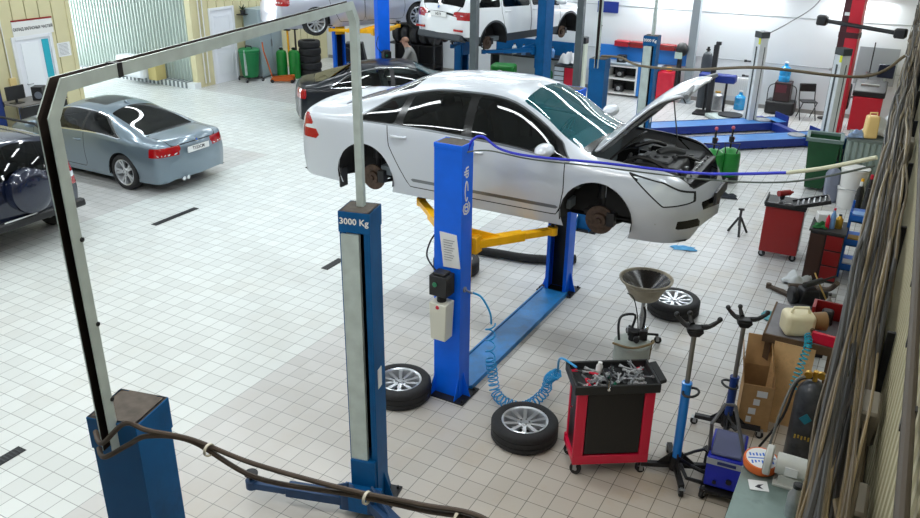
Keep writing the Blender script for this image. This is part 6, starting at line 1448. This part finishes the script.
# cable bundle along the mezzanine parapet
rng = random.Random(21)
CM = [mat('cable_a', s(74, 62, 40), .6), mat('cable_b', s(96, 82, 54), .55), mat('cable_c', s(50, 44, 36), .6), mat('cable_d', s(122, 106, 74), .45), mat('cable_e', s(34, 32, 28), .55)]
for i in range(124):
    r = -.003+.093*(i/123)
    dz = min(rng.uniform(1.7, 3.0), .2/max(r, .03))
    x = r*dz; z = 4.883-dz; rad = rng.choice((.006, .007, .009, .012))
    y = .3; P = []; fx = rng.uniform(0, 6)
    while y < 20.5:
        P.append((min(.205, x+.018*math.sin(y*1.3+fx)+rng.uniform(-.012, .012)), y, z+.13*math.sin(y*.9+fx*2)+rng.uniform(-.05, .05))); y += rng.uniform(.5, .9)
    tag(MB().tube(P, rad, 6, sub=4).build('wall_cable', CM[rng.randrange(5)]), 'dusty brown cable in the bundle along the right wall', 'cable', 'cables bundled along the right wall')
for i in range(11):
    y = 2.3+i*1.55
    k = thing('cable_bracket', 'steel bracket holding the cable bundle on the right wall', 'bracket', (.18, y, 2.6), 0, 'brackets on the right wall'); MB().box(-.0, .035, -.012, .012, -.6, .5).build('strip', DARKM, k)
for i, (y, z) in enumerate(((2.7, 2.9), (3.3, 2.95), (7.4, 3.1))):
    k = thing('junction_box', ('grey junction box lowest on the right wall among the cables', 'grey junction box above the lowest one on the right wall', 'far grey junction box on the right wall by the cables')[i], 'junction box', (.17, y, z)); MB().box(-.05, .03, -.1, .1, -.08, .08).build('case', mat('jbox_grey', s(110, 104, 90), .5), k, bevel=.012); MB().tube([(-.05, -.06, .0), (-.07, 0, .03), (-.05, .06, 0)], .012, 6).build('loop', CM[1], k)
pp = thing('parapet_pipe', 'thick dark pipe clipped along the top of the right wall', 'pipe', (.178, 0, 3.68)); MB().tube([(.012*math.sin(q*.9), .2+q*1.2, .03*math.sin(q*.6)) for q in range(17)], .016, 10, sub=4).build('pipe', mat('pipe_dark', s(62, 54, 44), .6), pp)
for q in range(24): MB().cb((.015, .6+q*.5, 0), (.03, .03, .07)).build('clip', DARKM, pp)
# ---- the mechanic
def person(label, loc, rz):
    J = dict(pel=(0, 0, .92), spi=(.04, 0, 1.08), che=(.12, 0, 1.28), nec=(.2, 0, 1.44), hed=(.25, 0, 1.56), top=(.27, 0, 1.64),
             hl=(0, .1, .88), kl=(.04, .12, .48), al=(-.02, .13, .08), tl=(.14, .14, .04), hr=(0, -.1, .88), kr=(.02, -.12, .48), ar=(-.04, -.13, .08), tr=(.12, -.14, .04),
             sl=(.14, .19, 1.36), el=(.24, .25, 1.1), wl=(.42, .2, .95), hal=(.5, .18, .92), sr=(.14, -.19, 1.36), er=(.26, -.25, 1.1), wr=(.44, -.2, .97), har=(.52, -.18, .94))
    RD_ = dict(pel=.15, spi=.145, che=.15, nec=.06, hed=.085, top=.07, hl=.1, kl=.068, al=.05, tl=.045, hr=.1, kr=.068, ar=.05, tr=.045, sl=.07, el=.05, wl=.034, hal=.036, sr=.07, er=.05, wr=.034, har=.036)
    E_ = [('pel','spi'),('spi','che'),('che','nec'),('nec','hed'),('hed','top'),('pel','hl'),('hl','kl'),('kl','al'),('al','tl'),('pel','hr'),('hr','kr'),('kr','ar'),('ar','tr'),('che','sl'),('sl','el'),('el','wl'),('wl','hal'),('che','sr'),('sr','er'),('er','wr'),('wr','har')]
    # fingers and thumbs
    for sd, h in ((1, 'hal'), (-1, 'har')):
        x, y, z = J[h]
        for f in range(4):
            a, b_, c = '%sf%d' % (h, f), '%sg%d' % (h, f), '%sk%d' % (h, f); L = (.05, .058, .054, .042)[f]
            J[a] = (x+.02, y-sd*(.026-.017*f), z-.006); J[b_] = (x+.02+L*.6, y-sd*(.028-.018*f), z-.016); J[c] = (x+.02+L, y-sd*(.028-.018*f), z-.04)
            for q, rr in ((a, .011), (b_, .009), (c, .007)): RD_[q] = rr
            E_.extend([(h, a), (a, b_), (b_, c)])
        J[h+'t1'] = (x-.005, y-sd*.04, z-.01); J[h+'t2'] = (x+.03, y-sd*.052, z-.022); RD_[h+'t1'] = .012; RD_[h+'t2'] = .009; E_.extend([(h, h+'t1'), (h+'t1', h+'t2')])
    K = list(J); me = bpy.data.meshes.new('body'); me.from_pydata([J[k] for k in K], [(K.index(a), K.index(b)) for a, b in E_], [])
    o = bpy.data.objects.new('tmp_body', me); COL.objects.link(o)
    o.modifiers.new('skin', 'SKIN'); lay = me.skin_vertices[0] if me.skin_vertices else None
    if lay is None: 
        bm = bmesh.new(); bm.from_mesh(me); bm.verts.layers.skin.verify(); bm.to_mesh(me); bm.free(); lay = me.skin_vertices[0]
    for i, k in enumerate(K): lay.data[i].radius = (RD_[k], RD_[k]*(.8 if k in ('che', 'spi', 'pel') else 1)); lay.data[i].use_root = (k == 'pel')
    sb = o.modifiers.new('sub', 'SUBSURF'); sb.levels = 2; sb.render_levels = 2
    dg = bpy.context.evaluated_depsgraph_get(); dg.update()
    m2 = bpy.data.meshes.new_from_object(o.evaluated_get(dg)); bpy.data.objects.remove(o)
    m2.materials.clear()
    SK = mat('skin', s(206, 160, 136), .5); SH = mat('grey_shirt', s(150, 150, 146), .85); TRO = mat('dark_trousers', s(52, 56, 66), .85); SHO = mat('shoe_black', s(30, 30, 32), .5)
    for q in (SK, SH, TRO, SHO): m2.materials.append(q)
    for p in m2.polygons:
        c = p.center; p.use_smooth = True; arm = c.y*c.y > .035 and c.z > .8
        p.material_index = 0 if (c.z > 1.43 or (c.x > .33 and c.z < 1.08)) else 3 if c.z < .11 else 2 if (c.z < .92 and c.x < .3) else 1
    t = thing('person', label, 'person', loc, rz)
    b = bpy.data.objects.new('body', m2); COL.objects.link(b); b.parent = t
    f = MB().ball((.33, .03, 1.585), .012).ball((.33, -.03, 1.585), .012); f.build('eyes', mat('eye', s(40, 34, 30), .3), b)
    f = MB().tube([(.325, 0, 1.59), (.348, 0, 1.555), (.33, 0, 1.545)], [.01, .014, .01], 6); f.build('nose', SK, b)
    for sd in (1, -1): MB().ball((.25, sd*.088, 1.57), .025, .6, .4, 1).build('ear', SK, b)
    MB().ball((.326, 0, 1.52), .02, .4, 1.2, .3).build('mouth', mat('lips', s(160, 96, 88), .5), b)
    h = MB().ball((.228, 0, 1.6), .092, 1.0, .95, .82, 16); h.build('hair', mat('short_hair', s(168, 130, 110), .8), b)
    return t
person('person in a grey T-shirt bending forward between the black saloon and the white off-road car', (-11.3, 18.38, 0), R(-150)).scale = (1.08, 1.08, 1.02)
# ------------------------------------------------------------------ lamps, daylight, camera
TUBE = mat('lamp_tube', (1., .98, .95), emit=6)
LF = mat('lamp_housing', s(220, 222, 222), .5)
def area(name, loc, sx, sy, power, col=(1, 1, 1), rot=(0, 0, 0)):
    l = bpy.data.lights.new(name, 'AREA'); l.shape = 'RECTANGLE'; l.size = sx; l.size_y = sy; l.energy = power; l.color = col
    o = bpy.data.objects.new(name, l); COL.objects.link(o); o.location = loc; o.rotation_euler = rot
    return o
ROWS = [(2.3, .0), (6.3, .1), (10.2, .2), (14.2, .1), (18.2, 0), (21.6, 0)]
k = 0
for y, _ in ROWS:
    for x in (-15.5, -11.5, -7.5, -3.5, .8):
        if x > 0 and y > 21: continue
        h = MB().box(-1.25, 1.25, -.1, .1, .05, .12).box(-1.25, -1.22, -.1, .1, 0, .05).box(1.22, 1.25, -.1, .1, 0, .05)
        h.at(0, 0, 0)
        t = thing('ceiling_lamp', 'long white fluorescent ceiling lamp', 'lamp', (x, y, HC-.5), 0, 'fluorescent ceiling lamps')
        h.build('lamp_housing', LF, t)
        MB().cyl((-1.2, -.05, .02), (1.2, -.05, .02), .018, n=8).cyl((-1.2, .05, .02), (1.2, .05, .02), .018, n=8).build('lamp_tube', TUBE, t)
        MB().cyl((-.9, 0, .12), (-.9, 0, .5), .006, n=6).cyl((.9, 0, .12), (.9, 0, .5), .006, n=6).build('lamp_hanger', DARKM, t)
        warm = (1., .96, .9) if y < 5 and x > -6 else (.9, .97, 1.)
        area('lamp_light', (x, y, HC-.53), 2.4, .25, 60 if y > 5 else 85, warm)
        k += 1
for i, x in enumerate((-6.0, -3.9, -1.2)):
    t = thing('wall_lamp', ('leftmost', 'middle', 'rightmost')[i]+' of the three lamps on the back wall just above the photo', 'lamp', (x, 22.62, 2.95), 0)
    MB().box(-.7, .7, -.09, .07, .05, .12).build('lamp_housing', LF, t); MB().cyl((-.65, -.03, .03), (.65, -.03, .03), .018, n=8).build('lamp_tube', TUBE, t)
    area('wall_lamp_light', (x, 22.5, 2.93), 1.3, .12, 45, (.94, .99, 1.), (-.35, 0, 0))
area('gate_daylight', (-23.9, 14.85, 2.4), 3.6, 4.4, 520, (.93, .97, 1.), (0, -PI/2, 0))
w = bpy.data.worlds.new('daylight'); SC.world = w; w.use_nodes = True
nt = w.node_tree; bg = nt.nodes['Background']
sk = nt.nodes.new('ShaderNodeTexSky'); sk.sky_type = 'HOSEK_WILKIE'; sk.turbidity = 6; sk.sun_direction = (-.6, .2, .75)
mxs = nt.nodes.new('ShaderNodeMix'); mxs.data_type = 'RGBA'; mxs.inputs[0].default_value = .7; nt.links.new(sk.outputs[0], mxs.inputs[6]); mxs.inputs[7].default_value = (1, 1, 1, 1)
nt.links.new(mxs.outputs[2], bg.inputs[0]); bg.inputs[1].default_value = 1.2
cam = bpy.data.cameras.new('camera'); co = bpy.data.objects.new('camera', cam); COL.objects.link(co)
cam.sensor_width = 36; cam.lens = 810.323/920*36; cam.clip_start = .05; cam.clip_end = 200
pitch, roll, yaw = .412959892, .014046900, -.492948358
cp, sp_ = math.cos(pitch), math.sin(pitch); fw = Vector((0, cp, -sp_)); rt = Vector((1, 0, 0)); up = rt.cross(fw)
c_, s_ = math.cos(roll), math.sin(roll); r2 = c_*rt+s_*up; u2 = -s_*rt+c_*up
cy, sy = math.cos(yaw), math.sin(yaw)
W = lambda v: Vector((cy*v.x+sy*v.y, -sy*v.x+cy*v.y, v.z))
r2, u2, fw = W(r2), W(u2), W(fw)
M = Matrix((( r2.x, u2.x, -fw.x, 0), (r2.y, u2.y, -fw.y, 0), (r2.z, u2.z, -fw.z, 4.8831), (0, 0, 0, 1)))
co.matrix_world = M
SC.camera = co
SC.view_settings.view_transform = 'Standard'; SC.view_settings.look = 'None'; SC.view_settings.gamma = 1; SC.view_settings.exposure = .06
SC.view_settings.use_curve_mapping = False
SC.cycles.max_bounces = 8; SC.cycles.transparent_max_bounces = 12
